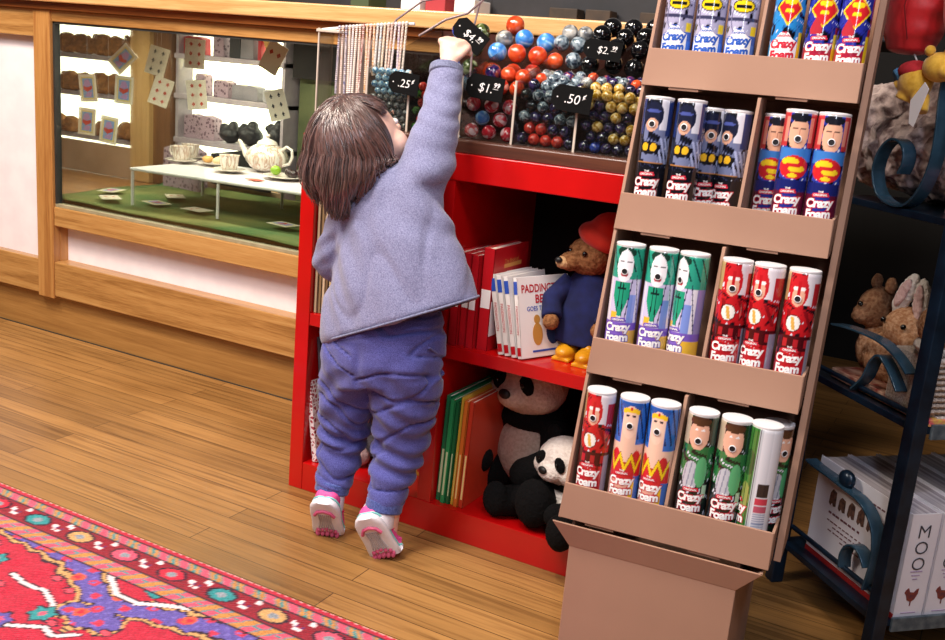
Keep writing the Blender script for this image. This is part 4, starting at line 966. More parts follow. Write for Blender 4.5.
CR, CH = .0228, .196
def ell(u, v, cu, cv, ru, rv): return ((u-cu)/ru)**2+((v-cv)/rv)**2 < 1
def design(kind):
    H = L3
    def fn(co):
        ang = np.arctan2(co[:, 0], -co[:, 1]); u = ang/(PI/2); v = co[:, 2]/CH
        col = np.zeros((len(u), 3)); rng = np.random.default_rng(5)
        def put(m, c): col[m] = H(c)
        def band(a, b): return (v > a) & (v < b)
        def streaks(base, dark_, n=9, seed=1):
            w1 = np.sin(v*19+seed)*1.3+np.sin(u*5-v*31+seed*2)
            s = np.sin(u*n+w1*1.4+seed)+.7*np.sin(v*47+u*9+w1)+.35*np.sin(v*110-u*30+w1*3)
            put(s > .55, dark_); put(s > 1.0, '0e0f1a'); put(s < -1.55, 'd8dcee')
        bx = np.abs(u)
        if kind == 'silver':
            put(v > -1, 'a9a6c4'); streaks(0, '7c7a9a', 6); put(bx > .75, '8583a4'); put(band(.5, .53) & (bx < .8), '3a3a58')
            put((np.abs(u-.5*np.sin(v*9)) < .03), '6a6888')
            put(ell(u, v, 0, .612, .50, .050), '15141c'); put(ell(u, v, 0, .612, .44, .042), 'f0d020'); put(band(.60, .624) & (bx < .34), '15141c')
            put((v < .47) & (v > .40) & (u > .42) & (u < .75), 'ecd020'); put((v < .40) & (u > .35) & (u < .8), '2f62c0'); put((v < .33), '4a7ad0')
            bg, le = 'f2f4fa', 'blue'
        elif kind in ('blue', 'navy'):
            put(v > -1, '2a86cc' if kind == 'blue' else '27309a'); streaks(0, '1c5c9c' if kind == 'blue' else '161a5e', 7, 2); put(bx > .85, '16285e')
            s = 1 if kind == 'blue' else 1.15
            dmd = np.abs(u)/(.55*s)+np.abs(v-.62)/.13
            put((dmd < 1) & (v < .72), 'f2cf1e'); put((dmd < .86) & (v < .705), 'd0262c'); put(ell(u, v, .02, .665, .26, .022) | ell(u, v, 0, .60, .18, .016), 'f2cf1e')
            if kind == 'navy': put(band(.44, .56) & (np.abs(u+.25) < .16+.1*np.sin(v*30)), 'b0303c'); put((v < .50) & (u > .6), '9a2030')
            put((v < .35), 'a0203c' if kind == 'navy' else '2f9ad6'); put((v < .45) & (u > .55) & (u < .8), 'f0c820')
        elif kind == 'darkcape':
            put(v > -1, '13151f'); put(band(.5, .8), '70789c'); streaks(0, '2a3050', 8, 3); put(band(.46, .80) & (u < -.45), '14151f'); put(band(.72, 1) & (bx > .5), '24346c'); put(band(.76, 1) & (u > .2) & (u < .55), 'd8d8e4')
            put(ell(u, v, -.12, .87, .46, .10), '1c2038'); put(ell(u, v, -.12, .795, .27, .05), 'd9a58c'); put(ell(u, v, -.12, .90, .32, .012), '49559a')
            put(band(.5, .70) & (u > .30) & (np.sin(u*30+v*60) > 0), 'aab4dc')
            put(ell(u, v, -.12, .62, .46, .05), '16151c'); put(ell(u, v, -.30, .625, .14, .032) | ell(u, v, .06, .625, .14, .032), 'e8b428')
            put(band(.50, .515) & (bx < .6), 'b07840'); put(v < .47, '14141c')
        elif kind == 'bluecape':
            put(v > -1, '2a3a9c'); streaks(0, '18205c', 8, 4); put(band(.74, 1.0) & (bx > .42), 'b83438'); put(band(.78, .96) & (bx > .42) & (bx < .62), 'd88878')
            put(ell(u, v, 0, .84, .40, .12), 'e2ac90'); put(ell(u, v, 0, .955, .42, .035), '191a24'); 
            put(ell(u, v, -.16, .875, .11, .008) | ell(u, v, .16, .875, .11, .008), '2c1c20'); put((np.abs(u-.03) < .02) & band(.83, .87), 'b87860')
            put(band(.64, .73) & (bx < .75), '3c78c4')
            put(ell(u, v, 0, .595, .62, .085), 'c8242c'); put(ell(u, v, -.16, .635, .36, .03), 'f0cc28'); put(ell(u, v, .14, .585, .34, .025), 'f0cc28'); put(ell(u, v, 0, .535, .20, .016), 'f0cc28'); put(ell(u, v, 0, .61, .40, .012), 'c8242c')
            put(band(.40, .50), '1a2268'); put(v < .42, '5a1430'); put((v < .42) & (np.abs(u) < .3), '252f8c')
        elif kind == 'teal':
            put(v > -1, 'c9c2e4'); put(bx > .55, 'e6e2ee'); put((bx > .8), '8e86c0'); put(band(.74, 1), '2e9c84'); put(band(.80, .97) & (np.sin(u*16+v*40) > .8), '143c38')
            put(ell(u, v, -.05, .95, .42, .045), '183c30'); put(ell(u, v, -.05, .84, .36, .125), 'f0eef4'); put(ell(u, v, -.20, .875, .10, .008) | ell(u, v, .12, .875, .10, .008), '1c1c2c'); put(ell(u, v, -.05, .775, .17, .018), 'c04a54'); put(ell(u, v, -.05, .94, .13, .03), 'f0eef4')
            m = band(.44, .72) & (np.abs(u+.08) < .34*np.clip((v-.40)/.2, 0.35, 1)); put(m, '229a78'); put(m & (np.abs(np.abs(u+.08)-.06-.2*(.7-v)) < .02), '0e2c2a'); put(ell(u, v, -.08, .665, .2, .010), '0e2c2a')
            put(band(.40, .62) & (u > .25) & (u < .62), '7c94dc'); put((np.abs(u-.22-(v-.5)*.5) < .02) & band(.42, .75), '24244c'); put((np.abs(u-.66+(v-.6)*.8) < .02) & band(.4, .78), '24244c'); put(band(.38, .48) & (np.abs(u+.30) < .14), 'e8b83c')
            put(v < .40, '7a5cc0'); put((v < .34) & (u > .2), 'e8b83c')
        elif kind == 'red':
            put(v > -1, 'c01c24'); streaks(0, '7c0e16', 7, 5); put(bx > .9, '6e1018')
            put(band(.76, 1) & (u > .18), 'e4dce4'); put(band(.76, .92) & (u > .5), 'b8242c'); put(band(.78, .99) & (u < -.55), 'b89868')
            put(ell(u, v, -.08, .85, .38, .12), 'c8202a'); put(ell(u, v, -.08, .815, .26, .07), 'e4ab92'); put(ell(u, v, -.22, .875, .10, .012) | ell(u, v, .06, .875, .10, .012), 'f4f0f0'); put((np.abs(u+.08) < .06) & band(.82, .93), 'b81822')
            put(band(.56, .72) & (np.sin(u*9+v*25) > .75), '8c121c')
            put(ell(u, v, -.12, .62, .31, .063), '5c0c14'); put(ell(u, v, -.12, .62, .28, .057), 'f0ece6'); put((np.abs(u+.12+(v-.62)*1.2) < .07) & band(.575, .665), 'd8a850')
            put(band(.42, .53), '4a0c14'); put(band(.44, .50) & (np.sin(u*14) > .2), 'b0202a'); put(v < .36, 'b01a26'); put((v < .5) & (u > .62), '9090a8')
        elif kind == 'bust':
            put(v > -1, 'eec4ae'); put(band(.66, 1) & (bx > .34), '2e6cc4'); put(band(.70, .99) & (bx > .36) & (np.sin(u*22+v*34) > .55), '12285c'); put(ell(u, v, 0, .965, .5, .04), '2452a4')
            put(ell(u, v, 0, .83, .34, .13), 'f2ccb8'); put((np.abs(v-.925+.03*bx) < .018) & (bx < .36), 'f0c428'); put(ell(u, v, 0, .935, .06, .012), 'c83030'); put(ell(u, v, -.14, .88, .10, .006) | ell(u, v, .14, .88, .10, .006), '2a2438'); put(ell(u, v, 0, .79, .10, .012), 'c03848')
            put((v < .56-.05*np.cos(u*7)), 'c8242e'); z_ = np.abs(np.mod(u*2.1+.5+.0, 1)-.5)*2
            put((np.abs(v-.45-.11*z_) < .026) & (bx < .72), 'f2cc20'); put((np.abs(v-.45-.11*z_) > .026) & (np.abs(v-.45-.11*z_) < .034) & (bx < .72), '7a4a10')
            put((bx > .80) & (v < .66), 'eec4ae'); put((v < .36), 'd8a090'); put((v < .40) & (u > .45), '2c6cc4'); put((v < .36) & (u > .3) & (u < .5), 'f0c424')
        elif kind == 'green':
            put(v > -1, '141c1c'); put(band(.5, .76), '2a7440'); streaks(0, '123a22', 8, 6); put(band(.76, 1) & (u < -.45), 'b8a890'); put(band(.76, 1) & (u > .5), '2c4a44')
            put(ell(u, v, -.05, .85, .42, .12), 'e2ae96'); put(ell(u, v, -.05, .955, .44, .04), '4a2e20'); put(ell(u, v, -.18, .885, .07, .008) | ell(u, v, .10, .885, .07, .008), 'f0f0f0')
            put(ell(u, v, -.18, .52, .36, .12), 'b8bcc8'); put(ell(u, v, -.18, .52, .36, .12) & (np.sin(u*30-v*20) > .7), '868ca0'); put(ell(u, v, .25, .56, .25, .12), '58b078'); put((v < .42) & (u < -.4), '2c3034'); put(band(.36, .46) & (np.abs(u-.5) < .1), 'b0d8b8')
        elif kind == 'back':
            put(v > -1, 'b8bcc4'); put(u < -.2, '3a7a34'); put(ell(u, v, -.5, .72, .3, .1), '2a5a2c'); put(ell(u, v, -.5, .45, .26, .12), '8a9a4c'); put((np.abs(np.mod(u*9, 1)-.5) < .1) & (u < -.15), '1c2c1c')
            put(u > -.05, 'd4d4dc'); put((u > .35), 'e4e4ec'); put(band(.48, .58) & (u > .05) & (u < .5), '2c2428'); put(band(.42, .47) & (u > .0) & (u < .55), 'c83a50'); put(band(.36, .405) & (u > .0) & (u < .55), 'b85068')
            m = (u > .02) & (u < .55) & (v < .35); put(m & (np.sin(v*330) > 0), '8c94b0'); put((v < .22) & (u < -.1), '141826')
        put(v > .985, 'f0eeee')
        return col
    return fn
canink = {'w': wlet, 'red': mat('can_red_ink', 'c81a34', rough=.4), 'blue': mat('can_blue_ink', '2458b8', rough=.4), 'cyan': mat('can_cyan_ink', '3f9cc8', rough=.4), 'violet': mat('can_violet_ink', '6a4ab8', rough=.4), 'black': klet}
SCHEME = {'silver': ('blue', 'w'), 'blue': ('red', 'w'), 'navy': ('w', 'red'), 'darkcape': ('w', 'red'), 'bluecape': ('w', 'red'), 'teal': ('w', 'violet'), 'red': ('w', 'red'), 'bust': ('w', 'red'), 'green': ('w', 'red'), 'back': ('w', 'red')}
canmat = attrmat('printed_can_sleeve', .16, 1.0)
canwhite = mat('white_can_plastic', 'e6e2e4', 'ddd8da', 20, .3)
def can_proto(kind):
    nA, nV = 128, 112
    prof = [(CR*.93, 0.0), (CR, .002)] + [(CR, .002+(CH-.008)*(i+1)/nV) for i in range(nV)] + [(CR*.985, CH-.0035), (CR*.95, CH-.001)]
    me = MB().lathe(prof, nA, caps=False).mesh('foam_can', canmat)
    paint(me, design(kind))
    # lettering wrapped on the can and joined in as ink
    if True:
        ink, out = SCHEME[kind]
        rot = 1.25 if kind == 'back' else 0
        def wrap(rad, z0, a0=0):
            def f(v): a = v.x/CR + a0; return Vector((rad*math.sin(a), -rad*math.cos(a), z0+v.y + v.x*.08))
            return f
        def lay(b, body, size, z, m, off, rad, a0):
            b.text(body, size, Matrix.Identity(4), m, off, wrap=wrap(rad, z, a0), sp=.95)
        b = MB(); a0 = -.12 - rot
        if out == 'w':
            sh = [(-.021, -.014), (.021, -.014), (.0215, .012), (.012, .017), (.006, .026), (-.006, .026), (-.012, .017), (-.0215, .012)]
            n_ = 16; 
            for i in range(n_):
                xa, xb = -.0215+.043*i/n_, -.0215+.043*(i+1)/n_
                def top(x): x = abs(x); return .012+(.0215-x)/.0095*.005 if x > .012 else (.017+(.012-x)/.006*.009 if x > .006 else .026)
                b.add([wrap(CR+.0003, .0605, a0)(Vector(q)) for q in ((xa, -.016, 0), (xb, -.016, 0), (xb, top(xb), 0), (xa, top(xa), 0))], [(0, 1, 2, 3)], 1)
        else:
            lay(b, 'Crazy', .0172, .0700, 1, .0019, CR+.0003, a0); lay(b, 'Foam', .0172, .0542, 1, .0019, CR+.0004, a0)
            lay(b, 'ORIGINAL', .0050, .0818, 1, .0014, CR+.0003, a0)
        lay(b, 'Crazy', .0172, .0700, 0, .0008, CR+.0007, a0); lay(b, 'Foam', .0172, .0542, 0, .0008, CR+.0008, a0)
        lay(b, 'THE', .0042, .0862, 0, .0001, CR+.0007, a0); lay(b, 'ORIGINAL', .0044, .0818, 0, .0001, CR+.0007, a0)
        inkmats = [canink['w' if ink == 'w' else ink], canink['w' if out == 'w' else out]]
        tme = b.mesh('lettering', inkmats)
    o = bpy.data.objects.new('foam_can', me); COL.objects.link(o)
    me.polygons.foreach_set('use_smooth', [True]*len(me.polygons))
    l = bpy.data.objects.new('lettering', tme); COL.objects.link(l); l.parent = o
    c_ = MB().lathe([(CR*.97, CH-.0012), (CR*.99, CH), (CR*.96, CH+.0018), (CR*.6, CH+.003), (.001, CH+.003)], 32).build('cap', canwhite, o, 60)
    # round spray opening in the front of the sleeve
    ua = {'darkcape': -.12, 'teal': -.05, 'red': -.08, 'green': -.05}.get(kind, 0)*PI/2; zz = .80*CH
    if kind not in ('silver', 'blue', 'navy', 'back'):
        T = Matrix.Rotation(ua, 4, 'Z') @ Matrix.Translation((0, -CR-.0002, zz)) @ Matrix.Rotation(PI/2, 4, 'X')
        MB().lathe([(.0052, -.001), (.0054, .0008), (.0042, .0012), (.0040, -.001)], 16, T=T).build('nozzle_ring', canwhite, o, 60)
        MB().lathe([(.0001, .0002), (.0042, .0002), (.0042, .0004), (.0001, .0004)], 16, T=T).build('nozzle', klet, o, 0)
    return o
PROTO = {}
dM = Matrix.Translation((dloc[0], dloc[1], 0)) @ Matrix.Rotation(TH, 4, 'Z')
def can(kind, k, s, back, rz, label):
    zl, tk = tier(k)
    o = can_proto(kind) if kind not in PROTO else copy_tree(PROTO[kind])
    PROTO.setdefault(kind, o)
    y = tk+.030+(.050 if back else 0)
    p = dM @ Vector((s, y, zl-.0515))
    lean_ = Matrix.Rotation(-.035, 3, (dM.to_3x3() @ Vector((1, 0, 0))))
    if back: p.z -= .010
    o.matrix_basis = Matrix.Translation(p) @ (lean_ @ Matrix.Rotation(TH+rz, 3, 'Z')).to_4x4()
    tag(o, label, 'spray can')
top = 'top tier'
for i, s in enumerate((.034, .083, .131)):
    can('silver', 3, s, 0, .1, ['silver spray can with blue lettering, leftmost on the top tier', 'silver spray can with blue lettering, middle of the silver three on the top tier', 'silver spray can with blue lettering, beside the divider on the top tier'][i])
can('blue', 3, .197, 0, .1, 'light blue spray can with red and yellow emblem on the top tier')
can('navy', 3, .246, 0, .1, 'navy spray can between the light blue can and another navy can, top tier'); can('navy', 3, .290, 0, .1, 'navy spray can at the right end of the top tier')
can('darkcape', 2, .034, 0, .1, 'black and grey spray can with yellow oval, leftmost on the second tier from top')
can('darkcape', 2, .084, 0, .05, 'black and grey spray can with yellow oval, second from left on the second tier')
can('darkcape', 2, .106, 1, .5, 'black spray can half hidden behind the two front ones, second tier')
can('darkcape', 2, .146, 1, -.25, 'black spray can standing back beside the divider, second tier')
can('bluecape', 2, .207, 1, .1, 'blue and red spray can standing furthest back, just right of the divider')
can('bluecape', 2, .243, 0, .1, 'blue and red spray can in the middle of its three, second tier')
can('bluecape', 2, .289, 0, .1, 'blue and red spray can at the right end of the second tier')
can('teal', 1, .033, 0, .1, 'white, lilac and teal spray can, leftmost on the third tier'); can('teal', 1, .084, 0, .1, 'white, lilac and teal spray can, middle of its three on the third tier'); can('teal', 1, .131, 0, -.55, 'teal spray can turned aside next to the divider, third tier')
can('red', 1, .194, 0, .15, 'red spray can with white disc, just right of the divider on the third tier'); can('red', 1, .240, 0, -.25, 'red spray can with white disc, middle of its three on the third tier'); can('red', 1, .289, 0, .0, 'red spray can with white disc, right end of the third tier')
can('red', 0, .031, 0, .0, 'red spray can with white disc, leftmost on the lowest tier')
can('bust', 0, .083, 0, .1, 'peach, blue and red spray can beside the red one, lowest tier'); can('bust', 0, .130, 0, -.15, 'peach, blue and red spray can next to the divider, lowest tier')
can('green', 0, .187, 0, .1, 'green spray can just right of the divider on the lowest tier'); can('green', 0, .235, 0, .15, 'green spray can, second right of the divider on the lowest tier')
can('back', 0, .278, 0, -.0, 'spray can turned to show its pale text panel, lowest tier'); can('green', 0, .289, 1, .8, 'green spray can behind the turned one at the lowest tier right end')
# ------------------------------------------------------------ black iron rack on the right
RK = (-.053, 1.78, 0); RA = math.radians(44.03)
iron = mat('blue_black_iron', '0c1c2c', '142a3e', 30, .32, .1, metal=.35, spec=.6); ironb = mat('blue_grey_iron', '2c4658', '355266', 40, .2, metal=.25)
worn = mat('worn_grey_iron', '44525e', '6b7880', 60, .5, metal=.3)
rk = thing('iron_rack', 'blue black iron shelf rack with scrolled side at the right', 'rack', RK, RA)
for x, y in ((-.062, -.036), (-.062, .265), (.62, -.036), (.62, .265)):
    MB().box(x, x+.026, y, y+.026, 0, 1.5).build('post', iron, rk, 0, .002)
for z in (.078, .430, .768, 1.48):
    MB().box(-.05, .64, -.03, .285, z, z+.012).build('shelf', iron, rk, 0, .001)
    MB().box(-.026, .62, -.036, -.030, z-.008, z+.018).build('shelf_rim', worn, rk, 0, .001)
sw = (.026, 0, 0); sx = -.040
def bez(pts, n=8):
    out = []; P = [Vector(p) for p in pts]
    for i in range(len(P)-1):
        a, b, c, d = P[max(i-1, 0)], P[i], P[i+1], P[min(i+2, len(P)-1)]
        for k in range(n):
            t = k/n; out.append(.5*((2*b)+(c-a)*t+(2*a-5*b+4*c-d)*t*t+(3*b-a-3*c+d)*t**3))
    return out+[P[-1]]
def scroll(pts, w_=.026):
    MB().ribbon(bez([(sx, y, z) for y, z in pts]), (w_, 0, 0), .004).build('scroll', ironb, rk, 60, .0006)
scroll([(.069, 1.02), (.067, .961), (.060, .906), (.061, .858), (.077, .812), (.104, .786), (.141, .783), (.177, .797), (.197, .831), (.191, .866), (.171, .887), (.148, .889), (.129, .875), (.125, .854), (.132, .835)])
scroll([(.236, .545), (.196, .550), (.145, .552), (.098, .550), (.055, .538), (.019, .518)])
scroll([(.150, .448), (.125, .478), (.113, .51), (.094, .527), (.064, .510), (.034, .482)])
scroll([(.24, .275), (.209, .272), (.161, .271), (.12, .268), (.084, .266), (.054, .256), (.028, .232), (.016, .19), (.018, .15), (.023, .12)])
scroll([(.092, .126), (.095, .150), (.085, .172), (.067, .181), (.047, .176), (.03, .158)])
MB().ball((sx, .128, .283), (.012, .020, .017), 16).build('knob', iron, rk, 60)
MB().tube([(sx, .0, .125), (sx, .26, .125)], .005, 8).build('side_bar', iron, rk, 60)
MB().tube([(sx, .0, .455), (sx, .26, .455)], .005, 8).build('side_bar', iron, rk, 60)
rM = Matrix.Translation(RK) @ Matrix.Rotation(RA, 4, 'Z')
# boxed books on the bottom shelf
mooc = mat('white_book_board', 'e6e2ea', 'dcd8e2', 8, .45)
for k in range(5):
    x = -.022+k*.064; w_ = .060; d_ = .262; h_ = .196; zb = .0905
    ex = []
    b = MB()
    for j, ch in enumerate('MOO'): b.text(ch, .034, Matrix.Translation((w_*.5, -.0009, h_-.034-j*.030)) @ SF, offset=-.0002, xs=1.05)
    ex.append((b, 'spine_title', [mat('slate_ink', '3a3c48', rough=.5)]))
    b = MB().box(w_*.30, w_*.7, -.0008, .0005, .088, .0895).box(w_*.36, w_*.64, -.0008, .0005, .081, .0822).box(w_*.42, w_*.58, -.0008, .0005, .074, .0755).box(w_*.25, w_*.75, -.0008, .0005, .010, .0112)
    ex.append((b, 'spine_print', [mat('mauve_ink', 'a890b4', rough=.5)]))
    hen = [(-.013, .012), (-.008, .016), (-.004, .008), (.004, .007), (.009, .013), (.013, .014), (.012, .004), (.007, -.006), (.001, -.010), (.001, -.018), (-.001, -.018), (-.001, -.010), (-.008, -.007), (-.011, .002), (-.015, .007)]
    b = MB().prism([(w_*.5+a, .042+c) for a, c in hen], -.001, .0005, 'xz'); ex.append((b, 'hen_emblem', [mat('hen_brown_ink', '8a3c2c', '5a3040', 200, .5)]))
    if k == 0:
        b = MB()
        for r_, (z, y0, y1, hh) in enumerate([(.168, .03, .21, .003), (.085, .05, .22, .0022), (.076, .04, .20, .0022), (.067, .04, .21, .0022), (.058, .05, .17, .0022), (.100, .12, .22, .004)]):
            if r_ == 0: b0 = MB()
            tb = b0 if r_ == 0 else b
            for q in range(int((y1-y0)/.012)):
                tb.box(-.0006, .0005, y0+q*.012, y0+q*.012+random.uniform(.006, .0105), z, z+hh)
        ex.append((b, 'cover_print', [mat('dark_rose_ink', '6a3c48', rough=.5)])); ex.append((b0, 'cover_heading', [MATS['dark_rose_ink']]))
        b = MB()
        for q in range(6):
            y = .065+q*.028; hh = random.uniform(.022, .032)
            b.prism([(y-.009, .118), (y-.003, .116), (y+.002, .122), (y+.006, .115), (y+.011, .119), (y+.010, .118+hh*.7), (y+.004, .118+hh), (y-.007, .118+hh*.9)], -.001, .0005, 'yz')
        ex.append((b, 'cover_picture', [mat('cow_brown_ink', '7a5648', '3a2a2a', 120, .6)]))
        ex.append((MB().box(-.0007, .0005, .0, .262, .0, .010), 'cover_band', [mat('red_band_ink', '9a1c1c', rough=.5)]))
    T = rM @ Matrix.Translation((x, -.028, zb))
    book(['white boxed book with MOO spine, nearest the rack post, its cover facing the cardboard display', 'white boxed book with MOO spine, second from the rack post', 'white boxed book with MOO spine, third from the rack post', 'white boxed book with MOO spine, fourth from the rack post', 'white boxed book with MOO spine, farthest right on the bottom shelf'][k], None, T, w_, d_, h_, mooc, pages=mat('striped_pages', 'cfc6cc', '9a8f98', 60, .8, stretch=(4, .02, .02)), extra=ex)
# rabbit on the middle shelf
def rplush(name, label, cat='toy'):
    return thing(name, label, cat, RK, RA)
def lpart(parent, nm, f, m, v=.005, it=3, fr=True, a=.0022):
    me = blobmesh(f, v, it, nm, (lambda c, n: a*noise.noise(c*140)) if fr else None); setmat(me, m); return meobj(me, nm, parent, world=False)
tanf = fur('tan_plush_pile', '9c6a48', 'c49a78'); pinkf = fur('pale_pink_pile', 'd8b0ae', 'e6c8c4'); whitef = fur('ivory_pile', 'e0d8d0', 'eee8e2')
rb = rplush('plush_rabbit', 'tan plush rabbit with pale upright ears on the middle rack shelf')
lpart(rb, 'body', MB().ball((.065, .165, .497), (.07, .085, .055)).ball((.06, .12, .475), (.045, .04, .033)), tanf)
lpart(rb, 'head', MB().ball((.05, .150, .560), (.046, .048, .040)).ball((.03, .118, .548), (.026, .024, .022)), tanf)
for dy, dz, lz, tl in ((.022, .06, .055, -.5), (-.022, .052, .05, .1)):
    lpart(rb, 'ear', MB().ball((.045, .150+dy, .560+dz), (.011, .019, .046), R=Matrix.Rotation(-tl, 3, 'X')), whitef, .003)
    lpart(rb, 'ear_lining', MB().ball((.036, .148+dy, .562+dz), (.005, .012, .034), R=Matrix.Rotation(-tl, 3, 'X')), pinkf, .0025, 2)
for y in (.172, .118): MB().ball((.008, y, .572), .0052, 10).build('eye', mat('glass_eye', '050505'), rb, 60)
rb2 = rplush('plush_rabbit', 'darker tan plush with round ears behind the pale eared rabbit')
lpart(rb2, 'body', MB().ball((.07, .245, .50), (.05, .028, .055)), tanf)
lpart(rb2, 'head', MB().ball((.05, .246, .575), (.044, .024, .042)).ball((.018, .244, .562), (.022, .018, .018)), fur('dusk_tan_pile', '7c5038', 'a07858'))
for s_ in (-1, 1): lpart(rb2, 'ear', MB().ball((.055, .246+s_*.020, .622), (.010, .012, .016)), MATS['dusk_tan_pile'], .003)
MB().ball((.004, .236, .585), .005, 10).build('eye', MATS['glass_eye'], rb2, 60)
# red books under the rabbit
lb = thing('book', 'red spined book lying flat under the rabbits', 'book', rM @ Vector((-.03, .0, .443)), RA)
MB().box(0, .2, .0, .24, 0, .018).build('cover', mat('worn_red_cover', '7a1c18', 'c8a088', 50, .5), lb, 0, .001)
# woven basket + figure right of the post
bk = thing('woven_basket', 'rectangular woven basket on the middle rack shelf, right of the post', 'basket', rM @ Vector((0, 0, .4425)), RA)
b = MB()
for r_ in range(9):
    z = .006+r_*.0098
    pts_ = []
    n_ = 44
    for i in range(n_+1):
        pts_.append((-.030+.28*i/n_, -.022-(.0016 if (i+r_) % 2 else -.0016), z+.018))
    b.tube(pts_, .0042, 5)
b.box(-.030, .25, -.018, .085, .014, .106)
b.build('weave', mat('whitewashed_wicker', 'c4b4a8', '8c7c72', 300, .8, .5), bk, 60)
b = MB().tube([(-.032, -.022, .110), (.252, -.022, .110)], .005, 8).tube([(-.012, -.022, .012), (.252, -.022, .012)], .004, 8); b.build('rim', mat('whitewashed_rim', 'd8ccc4', 'b8aaa0', 200, .7), bk, 60)
fl = thing('picture_book', 'thin pink and yellow book lying under the woven basket', 'book', rM @ Vector((-.015, -.03, .443)), RA)
MB().box(-.015, .27, 0, .2, 0, .012).build('cover', mat('floral_cover', 'e0486a', 'e0d850', 70, .5), fl, 0, .001)
fg = rplush('plush_toy', 'cream and tan plush head peeking over the woven basket')
lpart(fg, 'head', MB().ball((.0, .02, .60), (.04, .036, .038)).ball((-.002, -.012, .585), (.022, .016, .016)), tanf)
lpart(fg, 'ruff', MB().ball((.004, .02, .566), (.046, .036, .018)), whitef)
# big shaggy plush on the third shelf
sh = rplush('shaggy_plush', 'large shaggy grey brown plush lying on the upper rack shelf')
shf = fur('shaggy_grey_pile', '6c5858', 'd8c4c0', 55)
me = blobmesh(MB().ball((.11, .20, .87), (.13, .19, .085)).ball((.10, .36, .89), (.10, .09, .10)).ball((.14, .20, .95), (.12, .15, .07)).ball((.06, .08, .85), (.07, .06, .06)), .005, 2, 'body', lambda c, n: .012*noise.noise(c*38)+.006*noise.noise(c*110))
meobj(setmat(me, shf), 'body', sh, world=False)
pk = thing('gift_box', 'small red and pink print box beside the scroll on the upper rack shelf', 'box', rM @ Vector((-.005, -.01, .781)), RA)
MB().box(0, .10, 0, .07, 0, .03).build('carton', mat('red_pink_print', 'b8203c', 'e8b8c8', 90, .4), pk, 0, .001)
# red balloon toy with little yellow plush below it
T = rM
bl = rplush('plush_balloon', 'large red stitched fabric balloon hanging at the top right', )
bl['category'] = 'toy'
rfab = mat('red_satin_fabric', 'c4141c', 'b00f18', 60, .55, .25, sheen=.2)
me = blobmesh(MB().loft([((-.05, .160, 1.030), (.018, 0, 0), (0, .018, 0)), ((-.05, .160, 1.036), (.036, 0, 0), (0, .037, 0)), ((-.05, .160, 1.058), (.045, 0, 0), (0, .048, 0)), ((-.05, .160, 1.10), (.050, 0, 0), (0, .053, 0)), ((-.05, .160, 1.15), (.049, 0, 0), (0, .052, 0)), ((-.05, .160, 1.19), (.034, 0, 0), (0, .036, 0)), ((-.05, .160, 1.20), (.01, 0, 0), (0, .01, 0))], 28), .004, 4, 'balloon', lambda c, n: .0018*math.sin(c.z*190)*math.exp(-((c.x+.05)/.03)**2) if n.y > -2 else 0)
meobj(setmat(me, rfab), 'balloon', bl, world=False)
MB().tube([(-.09, .12, 1.05), (-.108, .118, 1.10), (-.1, .12, 1.15)], .0012, 6).build('seam', mat('dark_red_thread', '7c0c12', rough=.7), bl, 60)
MB().tube([(-.05, .160, 1.19), (-.05, .160, 1.482)], .0012, 6).build('cord', mat('clear_thread', 'cfcfcf'), bl, 60)
b2 = rplush('plush_balloon', 'second red fabric balloon cut by the right edge of the photo'); b2['category'] = 'toy'
me = blobmesh(MB().ball((-.04, .035, 1.11), (.05, .05, .075)), .005, 3, 'balloon'); meobj(setmat(me, rfab), 'balloon', b2, world=False)
MB().tube([(-.04, .035, 1.17), (-.04, .035, 1.482)], .0012, 6).build('cord', MATS['clear_thread'], b2, 60)
yp = rplush('plush_toy', 'little yellow plush animal hanging under the red balloon')
yf = mat('yellow_plush_pile', 'd09a24', 'e4b440', 120, .9, .3, sheen=.3)
lpart(yp, 'body', MB().ball((-.06, .118, .985), (.026, .030, .030)).tube([(-.065, .125, .975), (-.07, .130, .955)], .014, 10).tube([(-.06, .100, .965), (-.065, .092, .938)], .015, 10).tube([(-.06, .135, .99), (-.07, .150, .975)], .011, 10), yf, .003, 3, False)
lpart(yp, 'head', MB().ball((-.055, .075, 1.010), (.026, .028, .024)).ball((-.06, .052, 1.004), (.013, .014, .012)), yf, .003, 3, False)
for s_ in (-1, 1): lpart(yp, 'ear', MB().ball((-.055+s_*.018, .082, 1.034), .009), yf, .003, 2, False)
lpart(yp, 'shirt', MB().ball((-.058, .125, 1.002), (.028, .030, .018)), mat('red_knit', 'b8242c', 'a01c24', 90, .9, .3), .003, 3, False)
lpart(yp, 'sleeve', MB().tube([(-.065, .145, 1.0), (-.078, .150, .992)], .011, 10), mat('blue_knit', '3c6a9c', '48789c', 90, .9, .3), .003, 2, False)
MB().prism([(.088, .955), (.062, .985), (.050, .975), (.070, .915), (.082, .920)], -.088, -.0872, 'yz').build('paper_label', wlet, yp, 0)
MB().tube([(-.058, .120, 1.01), (-.055, .145, 1.035)], .0015, 6).build('cord', MATS['clear_thread'], yp, 60)
